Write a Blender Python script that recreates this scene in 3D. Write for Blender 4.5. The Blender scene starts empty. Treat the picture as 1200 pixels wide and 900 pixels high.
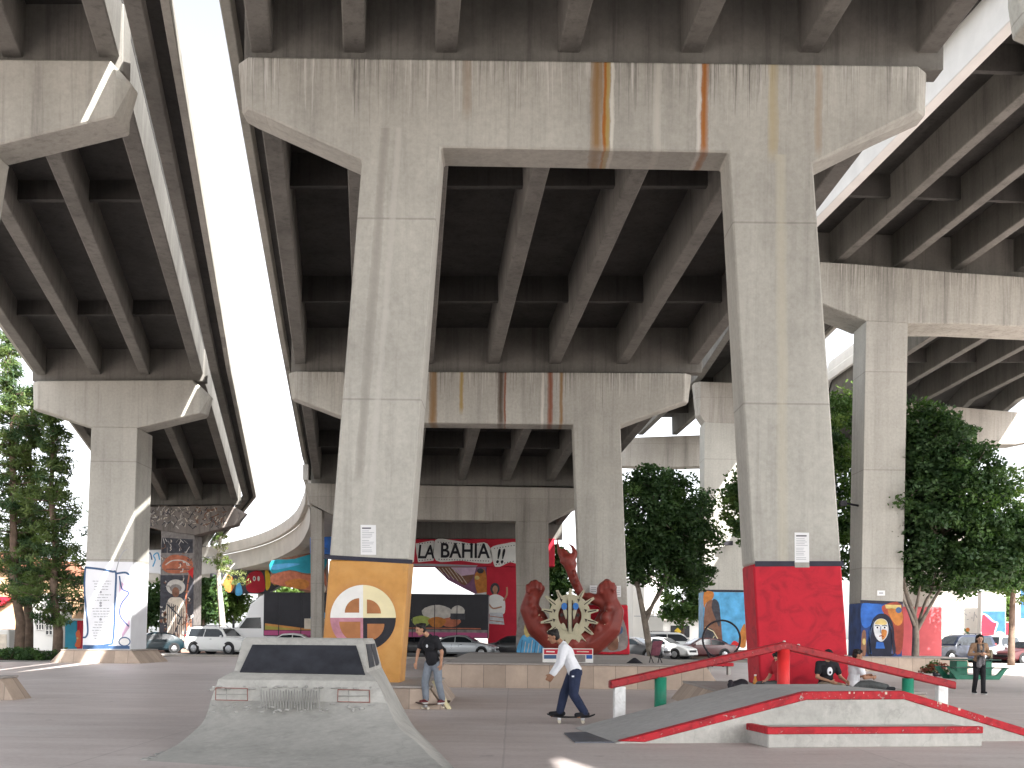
import bpy, bmesh, math, random
from mathutils import Vector, Matrix, Euler
random.seed(7)
R = math.radians
sc = bpy.context.scene
COL = sc.collection
# ---------------------------------------------------------------- camera model
F = 1300.0; TH = 0.011; PX, PY = 600.0, 744.0; H = 1.5
CT, ST = math.cos(TH), math.sin(TH)
def P(u, v, D):
    """point at distance D (metres in front of the camera) seen at photo pixel (u, v)"""
    p = u - PX; q = PY - v
    a = p * CT - q * ST; b = p * ST + q * CT
    return Vector((a * D / F, D, H + b * D / F))
def GP(u, v, z=0.0):
    p = u - PX; q = PY - v
    b = p * ST + q * CT
    D = (z - H) * F / b
    return P(u, v, D)
def XZ(u, v, D):
    p = P(u, v, D); return (p.x, p.z)

# ---------------------------------------------------------------- materials
def sock(node, names):
    for n in names:
        if n in node.inputs: return node.inputs[n]
def new_mat(name):
    m = bpy.data.materials.new(name); m.use_nodes = True
    nt = m.node_tree; b = nt.nodes['Principled BSDF']
    return m, nt, b
def nd(nt, typ, **kw):
    n = nt.nodes.new(typ)
    for k, v in kw.items(): setattr(n, k, v)
    return n
def rgb(c): return (c[0], c[1], c[2], 1.0)
def coords(nt, world=True, scale=(1, 1, 1)):
    if world:
        g = nd(nt, 'ShaderNodeNewGeometry'); out = g.outputs['Position']
    else:
        g = nd(nt, 'ShaderNodeTexCoord'); out = g.outputs['Object']
    mp = nd(nt, 'ShaderNodeMapping'); mp.inputs['Scale'].default_value = scale
    nt.links.new(out, mp.inputs['Vector'])
    return mp.outputs['Vector']
def noise(nt, vec, scale, detail=4, rough=0.6):
    n = nd(nt, 'ShaderNodeTexNoise'); n.inputs['Scale'].default_value = scale
    n.inputs['Detail'].default_value = detail; n.inputs['Roughness'].default_value = rough
    nt.links.new(vec, n.inputs['Vector']); return n.outputs['Fac']
def ramp(nt, fac, stops):
    r = nd(nt, 'ShaderNodeValToRGB'); e = r.color_ramp.elements
    while len(e) < len(stops): e.new(0.5)
    for i, (p, c) in enumerate(stops):
        e[i].position = p; e[i].color = rgb(c) if not isinstance(c, float) else (c, c, c, 1)
    nt.links.new(fac, r.inputs['Fac']); return r.outputs['Color']
def mixc(nt, fac, a, b, mode='MIX'):
    m = nd(nt, 'ShaderNodeMix', data_type='RGBA', blend_type=mode)
    for s, v in ((0, fac), (6, a), (7, b)):
        if hasattr(v, 'links'): nt.links.new(v, m.inputs[s])
        else: m.inputs[s].default_value = v if s == 0 else rgb(v)
    return m.outputs[2]
def mth(nt, op, a, b=None, c=None, clamp=False):
    m = nd(nt, 'ShaderNodeMath', operation=op); m.use_clamp = clamp
    for i, v in enumerate((a, b, c)):
        if v is None: continue
        if hasattr(v, 'links'): nt.links.new(v, m.inputs[i])
        else: m.inputs[i].default_value = v
    return m.outputs[0]
def bump(nt, b, h, strength=0.3, dist=0.02):
    n = nd(nt, 'ShaderNodeBump'); n.inputs['Strength'].default_value = strength
    n.inputs['Distance'].default_value = dist
    nt.links.new(h, n.inputs['Height']); nt.links.new(n.outputs['Normal'], b.inputs['Normal'])
_M = {}
def paint(name, c, rough=0.6, var=0.12, scale=3.0, metal=0.0, world=False, bmp=0.0, spec=None):
    """a plain coloured surface with a little uneven wear"""
    if name in _M: return _M[name]
    m, nt, b = new_mat(name)
    v = coords(nt, world)
    n = noise(nt, v, scale, 5)
    lo = tuple(x * (1 - var) for x in c); hi = tuple(min(1, x * (1 + var)) for x in c)
    col = ramp(nt, n, [(0.3, lo), (0.7, hi)])
    nt.links.new(col, b.inputs['Base Color'])
    b.inputs['Roughness'].default_value = rough; b.inputs['Metallic'].default_value = metal
    b.inputs['Specular IOR Level'].default_value = spec if spec is not None else (.5 if metal else .22)
    if bmp: bump(nt, b, noise(nt, v, scale * 8, 4), bmp)
    _M[name] = m; return m

def worn_paint(name, c, dark, under=(0.36, 0.34, 0.31), chips=0.64, swirl=1.6, rough=.55, grime=.5):
    """hand-brushed paint: darker brush swirls, scuffs, chips that show the concrete"""
    m, nt, b = new_mat(name); p = coords(nt, True)
    n = nd(nt, 'ShaderNodeTexNoise'); n.inputs['Scale'].default_value = swirl; n.inputs['Detail'].default_value = 6; n.inputs['Distortion'].default_value = 2.4
    nt.links.new(p, n.inputs['Vector'])
    col = ramp(nt, n.outputs['Fac'], [(.30, dark), (.5, c), (.75, tuple(min(1, x * 1.12) for x in c))])
    f = noise(nt, p, 26, 5, .75); g2 = noise(nt, p, 4.5, 6, .8)
    col = mixc(nt, mth(nt, 'MULTIPLY', mth(nt, 'SUBTRACT', g2, .52), 4.0 * grime, clamp=True), col, tuple(x * .35 for x in c))
    k = mth(nt, 'MULTIPLY', mth(nt, 'SUBTRACT', mth(nt, 'ADD', mth(nt, 'MULTIPLY', f, .55), mth(nt, 'MULTIPLY', g2, .45)), chips), 22.0, clamp=True)
    col = mixc(nt, k, col, under)
    nt.links.new(col, b.inputs['Base Color']); b.inputs['Roughness'].default_value = rough; b.inputs['Specular IOR Level'].default_value = .2
    bump(nt, b, f, .25, .01); return m

def concrete(name, c=(0.36, 0.335, 0.30), streak=0.45, rust=(), joints=2.75, zoff=0.4, dirt=0.35, blots=0.0, ztop=None, zlen=2.0):
    """cast concrete: blotches, rain streaks, pour joints; rust = [(x, half width, colour, z low, z high)]"""
    m, nt, b = new_mat(name)
    pos = coords(nt, True)
    big = noise(nt, pos, 0.35, 6, 0.65)
    col = ramp(nt, big, [(0.25, tuple(x * 0.80 for x in c)), (0.5, c), (0.78, tuple(min(1, x * 1.14) for x in c))])
    fine = noise(nt, pos, 9.0, 6, 0.7)
    col = mixc(nt, 0.35, col, ramp(nt, fine, [(0.3, 0.35), (0.7, 0.65)]), 'OVERLAY')
    sv = coords(nt, True, (2.6, 2.6, 0.10))
    st = noise(nt, sv, 1.6, 8, 0.75)
    stc = ramp(nt, st, [(0.30, 1 - streak), (0.50, 1.0), (1.0, 1.0)])
    col = mixc(nt, 1.0, col, stc, 'MULTIPLY')
    sv2 = coords(nt, True, (0.9, 0.9, 0.03))
    st2 = noise(nt, sv2, 1.0, 5, 0.6)
    col = mixc(nt, 1.0, col, ramp(nt, st2, [(0.34, 1 - streak * 0.55), (0.58, 1.05)]), 'MULTIPLY')
    sep = nd(nt, 'ShaderNodeSeparateXYZ'); nt.links.new(pos, sep.inputs[0])
    X, Y, Z = sep.outputs
    # boards and pour joints
    if joints:
        fr = mth(nt, 'FRACT', mth(nt, 'DIVIDE', mth(nt, 'ADD', Z, zoff + 50.0), joints))
        jl = mth(nt, 'LESS_THAN', fr, 0.010)
        col = mixc(nt, mth(nt, 'MULTIPLY', jl, 0.32), col, (0.10, 0.09, 0.08))
        pan = mth(nt, 'FLOOR', mth(nt, 'DIVIDE', mth(nt, 'ADD', Z, zoff + 50.0), joints))
        tint = mth(nt, 'FRACT', mth(nt, 'MULTIPLY', mth(nt, 'SINE', mth(nt, 'MULTIPLY', pan, 12.9898)), 437.58))
        col = mixc(nt, 1.0, col, ramp(nt, tint, [(0.0, 0.93), (1.0, 1.03)]), 'MULTIPLY')
    wob = mth(nt, 'MULTIPLY', mth(nt, 'SUBTRACT', noise(nt, coords(nt, True, (1, 1, .5)), 2.6, 5, .7), 0.5), 0.13)
    if ztop is not None:   # drips and white lime runs that start under the cap's top edge
        dv = coords(nt, True, (3.2, 0.0, 0.05))
        dn = noise(nt, dv, 3.4, 6, 0.8)
        depth = mth(nt, 'DIVIDE', mth(nt, 'SUBTRACT', ztop, Z), zlen)     # 0 at the top edge
        thr = mth(nt, 'ADD', mth(nt, 'MULTIPLY', depth, 0.16), 0.47)
        dk = mth(nt, 'MULTIPLY', mth(nt, 'SUBTRACT', dn, thr), 9.0, clamp=True)
        wn = noise(nt, coords(nt, True, (1.0, 0.0, 0.03)), 9.0, 5, 0.75)
        zone = ramp(nt, noise(nt, coords(nt, True, (0.35, 0, 0)), 1.0, 2), [(0.42, 0.0), (0.60, 1.0)])
        dk = mth(nt, 'MULTIPLY', dk, mth(nt, 'ADD', mth(nt, 'MULTIPLY', zone, 0.75), 0.2))
        col = mixc(nt, mth(nt, 'MULTIPLY', dk, 0.9), col, (0.085, 0.078, 0.07))
        wk = mth(nt, 'MULTIPLY', mth(nt, 'SUBTRACT', wn, mth(nt, 'ADD', thr, 0.04)), 9.0, clamp=True)
        col = mixc(nt, mth(nt, 'MULTIPLY', wk, 0.7), col, (0.62, 0.60, 0.56))
    for (x0, hw, rc, z0, z1, sl, am) in rust:
        Xs = X if not sl else mth(nt, 'SUBTRACT', X, mth(nt, 'MULTIPLY', Z, sl))
        d = mth(nt, 'ABSOLUTE', mth(nt, 'SUBTRACT', mth(nt, 'ADD', Xs, wob), x0))
        k = mth(nt, 'SUBTRACT', 1.0, mth(nt, 'DIVIDE', d, hw), clamp=True)
        k = mth(nt, 'POWER', k, 0.45)
        k = mth(nt, 'MULTIPLY', k, mth(nt, 'ADD', mth(nt, 'MULTIPLY', st, 1.6), 0.25), clamp=True)
        k = mth(nt, 'MULTIPLY', k, mth(nt, 'MULTIPLY', mth(nt, 'DIVIDE', mth(nt, 'SUBTRACT', Z, z0 - .25), 0.35, clamp=True), mth(nt, 'LESS_THAN', Z, z1)))
        col = mixc(nt, mth(nt, 'MULTIPLY', k, am), col, rc)
    if blots:     # patches, old wax and hairline cracks
        bl = noise(nt, pos, 1.1, 7, .75)
        col = mixc(nt, mth(nt, 'MULTIPLY', mth(nt, 'SUBTRACT', bl, .52), 3.5 * blots, clamp=True), col, tuple(x * .42 for x in c))
        col = mixc(nt, mth(nt, 'MULTIPLY', mth(nt, 'SUBTRACT', noise(nt, pos, 3.7, 6, .8), .56), 4.0 * blots, clamp=True), col, tuple(min(1, x * 1.35) for x in c))
        vo = nd(nt, 'ShaderNodeTexVoronoi'); vo.feature = 'DISTANCE_TO_EDGE'; vo.inputs['Scale'].default_value = .3
        wv = nd(nt, 'ShaderNodeVectorMath', operation='ADD'); nz = nd(nt, 'ShaderNodeTexNoise'); nz.inputs['Scale'].default_value = 2.0; nz.inputs['Detail'].default_value = 5
        nt.links.new(pos, nz.inputs['Vector']); nt.links.new(pos, wv.inputs[0]); nt.links.new(nz.outputs['Color'], wv.inputs[1]); nt.links.new(wv.outputs[0], vo.inputs['Vector'])
        col = mixc(nt, mth(nt, 'MULTIPLY', mth(nt, 'LESS_THAN', vo.outputs['Distance'], .004), .16 * blots), col, tuple(x * .3 for x in c))
    nt.links.new(col, b.inputs['Base Color'])
    b.inputs['Roughness'].default_value = 0.9
    b.inputs['Specular IOR Level'].default_value = 0.25
    bump(nt, b, fine, 0.25, 0.02)
    return m

# ---------------------------------------------------------------- mesh builder
class MB:
    def __init__(s): s.v = []; s.f = []; s.m = []; s.sm = []
    def add(s, vs, fs, mi=0, smooth=False):
        o = len(s.v); s.v += [tuple(v) for v in vs]
        for f in fs:
            s.f.append([o + i for i in f]); s.m.append(mi); s.sm.append(smooth)
    def box(s, x0, x1, y0, y1, z0, z1, mi=0):
        vs = [(x, y, z) for x in (x0, x1) for y in (y0, y1) for z in (z0, z1)]
        s.add(vs, [(0, 1, 3, 2), (4, 6, 7, 5), (0, 4, 5, 1), (2, 3, 7, 6), (0, 2, 6, 4), (1, 5, 7, 3)], mi)
    def loft(s, rings, mi=0, caps=True, smooth=False, closed=True):
        n = len(rings[0]); vs = [v for r in rings for v in r]; fs = []
        for k in range(len(rings) - 1):
            for i in range(n if closed else n - 1):
                j = (i + 1) % n
                fs.append((k * n + i, k * n + j, (k + 1) * n + j, (k + 1) * n + i))
        s.add(vs, fs, mi, smooth)
        if caps:
            o = len(s.v) - len(vs)
            s.f.append([o + i for i in range(n)]); s.m.append(mi); s.sm.append(False)
            s.f.append([o + (len(rings) - 1) * n + i for i in reversed(range(n))]); s.m.append(mi); s.sm.append(False)
    def prism_y(s, poly, y0, y1, mi=0):       # poly of (x,z)
        s.loft([[(x, y0, z) for x, z in poly], [(x, y1, z) for x, z in poly]], mi)
    def prism_z(s, poly, z0, z1, mi=0):
        s.loft([[(x, y, z0) for x, y in poly], [(x, y, z1) for x, y in poly]], mi)
    def tube(s, pts, rad, n=8, mi=0, smooth=True, caps=True):
        pts = [Vector(p) for p in pts]
        if not isinstance(rad, (list, tuple)): rad = [rad] * len(pts)
        rings = []; up = None
        for i, p in enumerate(pts):
            t = (pts[min(i + 1, len(pts) - 1)] - pts[max(i - 1, 0)])
            if t.length < 1e-9: t = Vector((0, 0, 1))
            t.normalize()
            if up is None: up = Vector((0, 0, 1)) if abs(t.z) < 0.9 else Vector((1, 0, 0))
            a = t.cross(up); a = a.normalized() if a.length > 1e-6 else t.orthogonal().normalized()
            b = a.cross(t).normalized(); up = b
            rings.append([p + (a * math.cos(2 * math.pi * k / n) + b * math.sin(2 * math.pi * k / n)) * rad[i] for k in range(n)])
        s.loft(rings, mi, caps, smooth)
    def ball(s, c, r, mi=0, n=12, m=8, rot=None):
        if not isinstance(r, (list, tuple)): r = (r, r, r)
        c = Vector(c); vs = []; fs = []
        vs.append((0, 0, 1))
        for j in range(1, m):
            for i in range(n):
                t = math.pi * j / m; a = 2 * math.pi * i / n
                vs.append((math.sin(t) * math.cos(a), math.sin(t) * math.sin(a), math.cos(t)))
        vs.append((0, 0, -1))
        for i in range(n):
            fs.append((0, 1 + i, 1 + (i + 1) % n))
            for j in range(m - 2):
                a = 1 + j * n + i; b2 = 1 + j * n + (i + 1) % n
                fs.append((a, a + n, b2 + n, b2))
            fs.append((len(vs) - 1, 1 + (m - 2) * n + (i + 1) % n, 1 + (m - 2) * n + i))
        out = []
        for v in vs:
            w = Vector((v[0] * r[0], v[1] * r[1], v[2] * r[2]))
            if rot is not None: w = rot @ w
            out.append(w + c)
        s.add(out, fs, mi, True)
    def cap(s, p0, p1, r0, r1=None, n=10, mi=0):      # a capsule limb
        if r1 is None: r1 = r0
        p0, p1 = Vector(p0), Vector(p1); d = (p1 - p0)
        d = d.normalized() if d.length > 1e-6 else Vector((0, 0, 1))
        pts = []; rr = []
        for k in range(4):
            a = math.pi / 2 * k / 4; pts.append(p0 - d * r0 * math.cos(a)); rr.append(max(1e-3, r0 * math.sin(a)))
        pts += [p0, p1]; rr += [r0, r1]
        for k in range(1, 5):
            a = math.pi / 2 * k / 4; pts.append(p1 + d * r1 * math.sin(a)); rr.append(max(1e-3, r1 * math.cos(a)))
        s.tube(pts, rr, n, mi)
    def build(s, name, mats, parent=None, bevel=0.0, fix=True, world=True, seg=1):
        if not isinstance(mats, (list, tuple)): mats = [mats]
        me = bpy.data.meshes.new(name)
        off = Vector((0, 0, 0))
        if parent is not None and world:
            q = parent
            while q is not None: off += q.location; q = q.parent
        me.from_pydata([(v[0] - off.x, v[1] - off.y, v[2] - off.z) for v in s.v], [], s.f)
        for m in mats: me.materials.append(m)
        me.polygons.foreach_set('material_index', s.m); me.polygons.foreach_set('use_smooth', s.sm)
        if fix:
            bm = bmesh.new(); bm.from_mesh(me); bmesh.ops.recalc_face_normals(bm, faces=bm.faces[:]); bm.to_mesh(me); bm.free()
        me.update()
        o = bpy.data.objects.new(name, me); COL.objects.link(o)
        if parent is not None: o.parent = parent
        if bevel:
            bv = o.modifiers.new('bevel', 'BEVEL'); bv.width = bevel; bv.segments = seg; bv.limit_method = 'ANGLE'; bv.angle_limit = R(30)
        return o
def tag(o, label=None, cat=None, group=None, kind=None):
    if label: o['label'] = label
    if cat: o['category'] = cat
    if group: o['group'] = group
    if kind: o['kind'] = kind
    return o
def thing(name, label, cat, loc=(0, 0, 0), rz=0.0, group=None):
    o = bpy.data.objects.new(name, None); COL.objects.link(o); o.empty_display_size = 0.2
    o.location = loc; o.rotation_euler = (0, 0, rz)
    return tag(o, label, cat, group)
def copy_tree(o, parent=None):
    c = o.copy(); COL.objects.link(c); c.parent = parent
    for ch in o.children: copy_tree(ch, c)
    return c
def fused(mb, name, mats, parent, voxel=0.015, smooth=2, world=False, bump_mat=None):
    """grow one continuous surface out of overlapping limbs"""
    o = mb.build(name, mats, parent, world=world)
    md = o.modifiers.new('r', 'REMESH'); md.mode = 'VOXEL'; md.voxel_size = voxel; md.use_smooth_shade = True
    if smooth:
        s = o.modifiers.new('s', 'SMOOTH'); s.iterations = smooth; s.factor = 0.5
    dg = bpy.context.evaluated_depsgraph_get()
    me = bpy.data.meshes.new_from_object(o.evaluated_get(dg))
    o.modifiers.clear(); old = o.data; o.data = me; me.name = name
    bpy.data.meshes.remove(old)
    for p in me.polygons: p.use_smooth = True
    return o
def spline(pts, n=6, closed=True):
    out = []; N = len(pts)
    rng = range(N) if closed else range(N - 1)
    g = lambda i: pts[i % N] if closed else pts[max(0, min(N - 1, i))]
    for i in rng:
        p0, p1, p2, p3 = g(i - 1), g(i), g(i + 1), g(i + 2)
        for k in range(n):
            t = k / n
            out.append(tuple(0.5 * ((2 * b) + (-a + c) * t + (2 * a - 5 * b + 4 * c - d) * t * t + (-a + 3 * b - 3 * c + d) * t ** 3)
                             for a, b, c, d in zip(p0, p1, p2, p3)))
    if not closed: out.append(tuple(pts[-1]))
    return out
def circle(cx, cy, r, n=32, a0=0, a1=360, ry=None):
    ry = r if ry is None else ry
    return [(cx + r * math.cos(R(a0 + (a1 - a0) * k / n)), cy + ry * math.sin(R(a0 + (a1 - a0) * k / n))) for k in range(n if a1 - a0 == 360 else n + 1)]
class Decal:
    """paint on a flat wall facing the camera side: layered thin sheets on plane y = D, in photo pixels"""
    def __init__(s, D, first=0.004, step=0.003): s.D = D; s.mb = MB(); s.mats = []; s.k = 0; s.first = first; s.step = step
    def mi(s, m):
        if m not in s.mats: s.mats.append(m)
        return s.mats.index(m)
    def poly(s, pts, m, layer=None):
        if layer is None: layer = s.k; s.k += 1
        y = s.D - s.first - layer * s.step
        v = []
        for u, w in pts:
            p = P(u, w, s.D); v.append((p.x, y, p.z))
        s.mb.add(v, [tuple(range(len(v)))], s.mi(m))
    def line(s, pts, w, m, layer=None):
        if layer is None: layer = s.k; s.k += 1
        y = s.D - s.first - layer * s.step
        L = []; Rr = []
        for i, p in enumerate(pts):
            a = pts[max(0, i - 1)]; b = pts[min(len(pts) - 1, i + 1)]
            dx, dy = b[0] - a[0], b[1] - a[1]; l = math.hypot(dx, dy) or 1
            ww = w if not isinstance(w, (list, tuple)) else w[i]
            nx, ny = -dy / l * ww / 2, dx / l * ww / 2
            L.append((p[0] + nx, p[1] + ny)); Rr.append((p[0] - nx, p[1] - ny))
        vs = []
        for q in L + Rr:
            c = P(q[0], q[1], s.D); vs.append((c.x, y, c.z))
        n = len(L)
        s.mb.add(vs, [(i, i + 1, n + i + 1, n + i) for i in range(n - 1)], s.mi(m))
    def build(s, name, parent): return s.mb.build(name, s.mats, parent, fix=False)
def text_mesh(name, body, mat, parent, loc, size, extrude=0.004, rot=(R(90), 0, 0), sx=1.0, off=0.0, shear=0.0):
    cu = bpy.data.curves.new(name, 'FONT'); cu.body = body; cu.size = size; cu.extrude = extrude; cu.align_x = 'CENTER'; cu.offset = off; cu.shear = shear
    t = bpy.data.objects.new(name, cu); COL.objects.link(t)
    dg = bpy.context.evaluated_depsgraph_get()
    me = bpy.data.meshes.new_from_object(t.evaluated_get(dg))
    COL.objects.unlink(t); bpy.data.objects.remove(t); bpy.data.curves.remove(cu)
    me.materials.clear(); me.materials.append(mat)
    o = bpy.data.objects.new(name, me); COL.objects.link(o)
    if parent is not None:
        o.parent = parent
        q = parent; off3 = Vector((0, 0, 0))
        while q is not None: off3 += q.location; q = q.parent
        loc = Vector(loc) - off3
    o.location = loc; o.rotation_euler = rot; o.scale = (sx, 1, 1)
    return o
# ---------------------------------------------------------------- camera, light, world
cam_d = bpy.data.cameras.new('camera'); cam = bpy.data.objects.new('camera', cam_d); COL.objects.link(cam)
cam_d.sensor_width = 36.0; cam_d.sensor_fit = 'HORIZONTAL'; cam_d.lens = F / 1200 * 36.0
cam_d.shift_x = 0.0; cam_d.shift_y = (PY - 450) / 1200.0
cam_d.clip_start = 0.1; cam_d.clip_end = 3000
cam.matrix_world = Matrix.Translation((0, 0, H)) @ Matrix.Rotation(R(90), 4, 'X') @ Matrix.Rotation(TH, 4, 'Z')
sc.camera = cam

SUN = Vector((0.64, -0.85, 1.0)).normalized()        # towards the sun
ld = bpy.data.lights.new('sun', 'SUN'); ld.energy = 4.0; ld.angle = R(0.53); ld.color = (1.0, 0.965, 0.92)
lo = bpy.data.objects.new('sun', ld); COL.objects.link(lo)
lo.rotation_euler = (-SUN).to_track_quat('-Z', 'Y').to_euler()
w = bpy.data.worlds.new('World'); sc.world = w; w.use_nodes = True
nt = w.node_tree; bg = nt.nodes['Background']
sky = nt.nodes.new('ShaderNodeTexSky'); sky.sky_type = 'NISHITA'; sky.sun_disc = False
sky.sun_elevation = math.asin(SUN.z); sky.sun_rotation = math.atan2(SUN.x, SUN.y)
sky.air_density = 0.7; sky.dust_density = 2.2; sky.ozone_density = 0.3
bwn = nt.nodes.new('ShaderNodeRGBToBW'); nt.links.new(sky.outputs[0], bwn.inputs[0])
mxw = nt.nodes.new('ShaderNodeMix'); mxw.data_type = 'RGBA'; mxw.inputs[0].default_value = 0.86      # thin white haze over the blue
nt.links.new(sky.outputs[0], mxw.inputs[6]); nt.links.new(bwn.outputs[0], mxw.inputs[7])
nt.links.new(mxw.outputs[2], bg.inputs[0]); bg.inputs[1].default_value = 0.15
sc.view_settings.view_transform = 'Standard'; sc.view_settings.look = 'None'
sc.view_settings.exposure = 2.25; sc.view_settings.gamma = 1.0
sc.cycles.use_denoising = True
try: sc.cycles.denoiser = 'OPENIMAGEDENOISE'
except Exception: pass
sc.cycles.max_bounces = 7; sc.cycles.diffuse_bounces = 5; sc.cycles.glossy_bounces = 3
sc.cycles.transmission_bounces = 4; sc.cycles.transparent_max_bounces = 6
sc.cycles.caustics_reflective = False; sc.cycles.caustics_refractive = False
sc.cycles.sample_clamp_indirect = 6.0
sc.cycles.use_adaptive_sampling = True; sc.cycles.adaptive_threshold = 0.02

# ---------------------------------------------------------------- ground
def ground_mat():
    m, nt, b = new_mat('plaza_concrete')
    p = coords(nt, True)
    n1 = noise(nt, p, 0.22, 6, 0.65); n2 = noise(nt, coords(nt, True, (0.35, 1.6, 1)), 0.9, 6, 0.7); n3 = noise(nt, p, 14, 5, 0.7)
    col = ramp(nt, n1, [(0.3, (0.49, 0.425, 0.40)), (0.55, (0.55, 0.485, 0.46)), (0.75, (0.58, 0.53, 0.505))])
    col = mixc(nt, 0.75, col, ramp(nt, n2, [(0.3, 0.42), (0.5, 0.5), (0.72, 0.60)]), 'OVERLAY')
    col = mixc(nt, 0.4, col, ramp(nt, n3, [(0.3, 0.36), (0.7, 0.64)]), 'OVERLAY')
    wear = noise(nt, coords(nt, True, (.5, 1.0, 1)), 1.7, 8, .78)
    col = mixc(nt, mth(nt, 'MULTIPLY', mth(nt, 'SUBTRACT', wear, .53), 2.6, clamp=True), col, (0.36, 0.295, 0.275))
    col = mixc(nt, mth(nt, 'MULTIPLY', mth(nt, 'SUBTRACT', noise(nt, coords(nt, True, (.25, 1.3, 1)), 1.1, 7, .75), .55), 3.0, clamp=True), col, (0.60, 0.54, 0.51))
    spots = noise(nt, p, 2.3, 3, 0.5)
    col = mixc(nt, mth(nt, 'MULTIPLY', mth(nt, 'GREATER_THAN', spots, 0.70), 0.25), col, (0.10, 0.085, 0.08))
    sep = nd(nt, 'ShaderNodeSeparateXYZ'); nt.links.new(p, sep.inputs[0])
    wob = mth(nt, 'MULTIPLY', mth(nt, 'SUBTRACT', noise(nt, p, 1.0, 3), 0.5), 0.04)
    lines = None
    for ax, per, off, wdt in ((0, 4.8, 1.7, 0.0055), (1, 4.6, 0.8, 0.0075)):
        q = mth(nt, 'ADD', mth(nt, 'ADD', sep.outputs[ax], wob), 200 + off)
        fr = mth(nt, 'FRACT', mth(nt, 'DIVIDE', q, per))
        l = mth(nt, 'LESS_THAN', fr, wdt)
        lines = l if lines is None else mth(nt, 'MAXIMUM', lines, l)
        cell = mth(nt, 'FLOOR', mth(nt, 'DIVIDE', q, per))
        t = mth(nt, 'FRACT', mth(nt, 'MULTIPLY', mth(nt, 'SINE', mth(nt, 'MULTIPLY', cell, 91.7)), 133.7))
        col = mixc(nt, 1.0, col, ramp(nt, t, [(0, 0.93), (1, 1.05)]), 'MULTIPLY')
    col = mixc(nt, mth(nt, 'MULTIPLY', lines, 0.22), col, (0.09, 0.075, 0.07))
    nt.links.new(col, b.inputs['Base Color'])
    nt.links.new(ramp(nt, n1, [(0.3, 0.40), (0.7, 0.62)]), b.inputs['Roughness'])
    b.inputs['Specular IOR Level'].default_value = 0.35
    bump(nt, b, n3, 0.12, 0.01)
    return m
M_plaza = ground_mat()
M_earth = paint('dry_ground', (0.25, 0.235, 0.215), 0.95, 0.25, 0.08, world=True, bmp=0.2)
M_asph = paint('asphalt', (0.075, 0.073, 0.072), 0.9, 0.2, 1.2, world=True, bmp=0.2)
M_lot = paint('pale_lot', (0.34, 0.31, 0.28), 0.9, 0.15, 0.5, world=True, bmp=0.1)
M_white_line = paint('road_white', (0.75, 0.74, 0.70), 0.8, 0.1, 2, world=True)
def sheet(name, x0, x1, y0, y1, z, m):
    b = MB(); b.add([(x0, y0, z), (x1, y0, z), (x1, y1, z), (x0, y1, z)], [(0, 1, 2, 3)])
    return tag(b.build(name, m, fix=False), kind='structure')
sheet('ground', -900, 900, -600, 1500, 0.0, M_earth)
b = MB(); b.add([(-60, -30, .005), (70, -30, .005), (70, 66, .005), (-20, 66, .005), (-21.5, 55, .005), (-27, 41, .005), (-60, 33, .005)], [(0, 1, 2, 3, 4, 5, 6)])
tag(b.build('plaza', M_plaza, fix=False), kind='structure')
sheet('street', -250, 250, 68, 98, 0.004, M_asph)
b = MB(); b.box(-60, 70, 66.0, 66.35, 0.0, 0.13); tag(b.build('kerb', M_lot, bevel=0.02), kind='structure')
b = MB()
for k in range(-18, 22): b.box(k * 5.2, k * 5.2 + 2.6, 89.0, 89.14, 0.006, 0.009)
tag(b.build('lane_marking', M_white_line), kind='structure')
sheet('pavement', -250, 250, 98, 103, 0.009, M_lot)

# ---------------------------------------------------------------- piers
V_conc = (0.405, 0.392, 0.352)
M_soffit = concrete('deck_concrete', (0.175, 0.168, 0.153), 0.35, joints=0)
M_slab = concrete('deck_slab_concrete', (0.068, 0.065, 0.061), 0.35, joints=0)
M_conc = concrete('pier_concrete', V_conc, 0.17, joints=4.6)
M_conc_far = concrete('far_pier_concrete', (0.38, 0.355, 0.315), 0.35)
OR = (0.33, 0.115, 0.018); BR = (0.25, 0.145, 0.06); YE = (0.36, 0.25, 0.08); DK = (0.075, 0.05, 0.035); RU = (0.22, 0.075, 0.04)
def rust_px(D, items):
    out = []
    for it in items:
        u, hw, c, v0, v1 = it[:5]; sl = it[5] if len(it) > 5 else 0; am = it[6] if len(it) > 6 else .95
        a = P(u, v0, D); b2 = P(u, v1, D); out.append((a.x - sl * a.z, hw * D / F, c, b2.z, a.z, sl, am))
    return out
M_cap1 = concrete('front_cap_concrete', V_conc, 0.18, rust_px(23.6, [(826, 5.5, OR, 62, 176), (820, 3, (.60, .58, .54), 62, 176), (700, 8, BR, 62, 174), (712, 4, YE, 62, 174), (709, 2, OR, 62, 174), (718, 2.5, (.60, .58, .52), 62, 174), (548, 6, BR, 62, 130, 0, .35), (907, 6.5, (.40, .33, .19), 62, 179, 0, .7), (915, 7, (.49, .45, .35), 181, 660, -.016, .5), (960, 5, (.33, .24, .15), 62, 175, 0, .6), (771, 5, (.52, .50, .45), 62, 174, 0, .7), (452, 6, (.24, .225, .20), 150, 560, .066, .55), (468, 4, (.50, .48, .44), 150, 640, .066, .5)]), ztop=P(680, 70, 23.6).z, zlen=1.9, joints=3.85, zoff=1.29)
M_cap2 = concrete('second_cap_concrete', V_conc, 0.24, rust_px(47.1, [(587, 4, DK, 432, 496), (592, 1.5, RU, 432, 496), (645, 3.5, RU, 432, 497), (658, 2.2, BR, 432, 497), (508, 5, BR, 432, 496), (541, 2.5, YE, 432, 480), (636, 2, (.58, .55, .5), 432, 497)]), ztop=P(570, 435, 47.1).z, zlen=2.1, joints=0)

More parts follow.
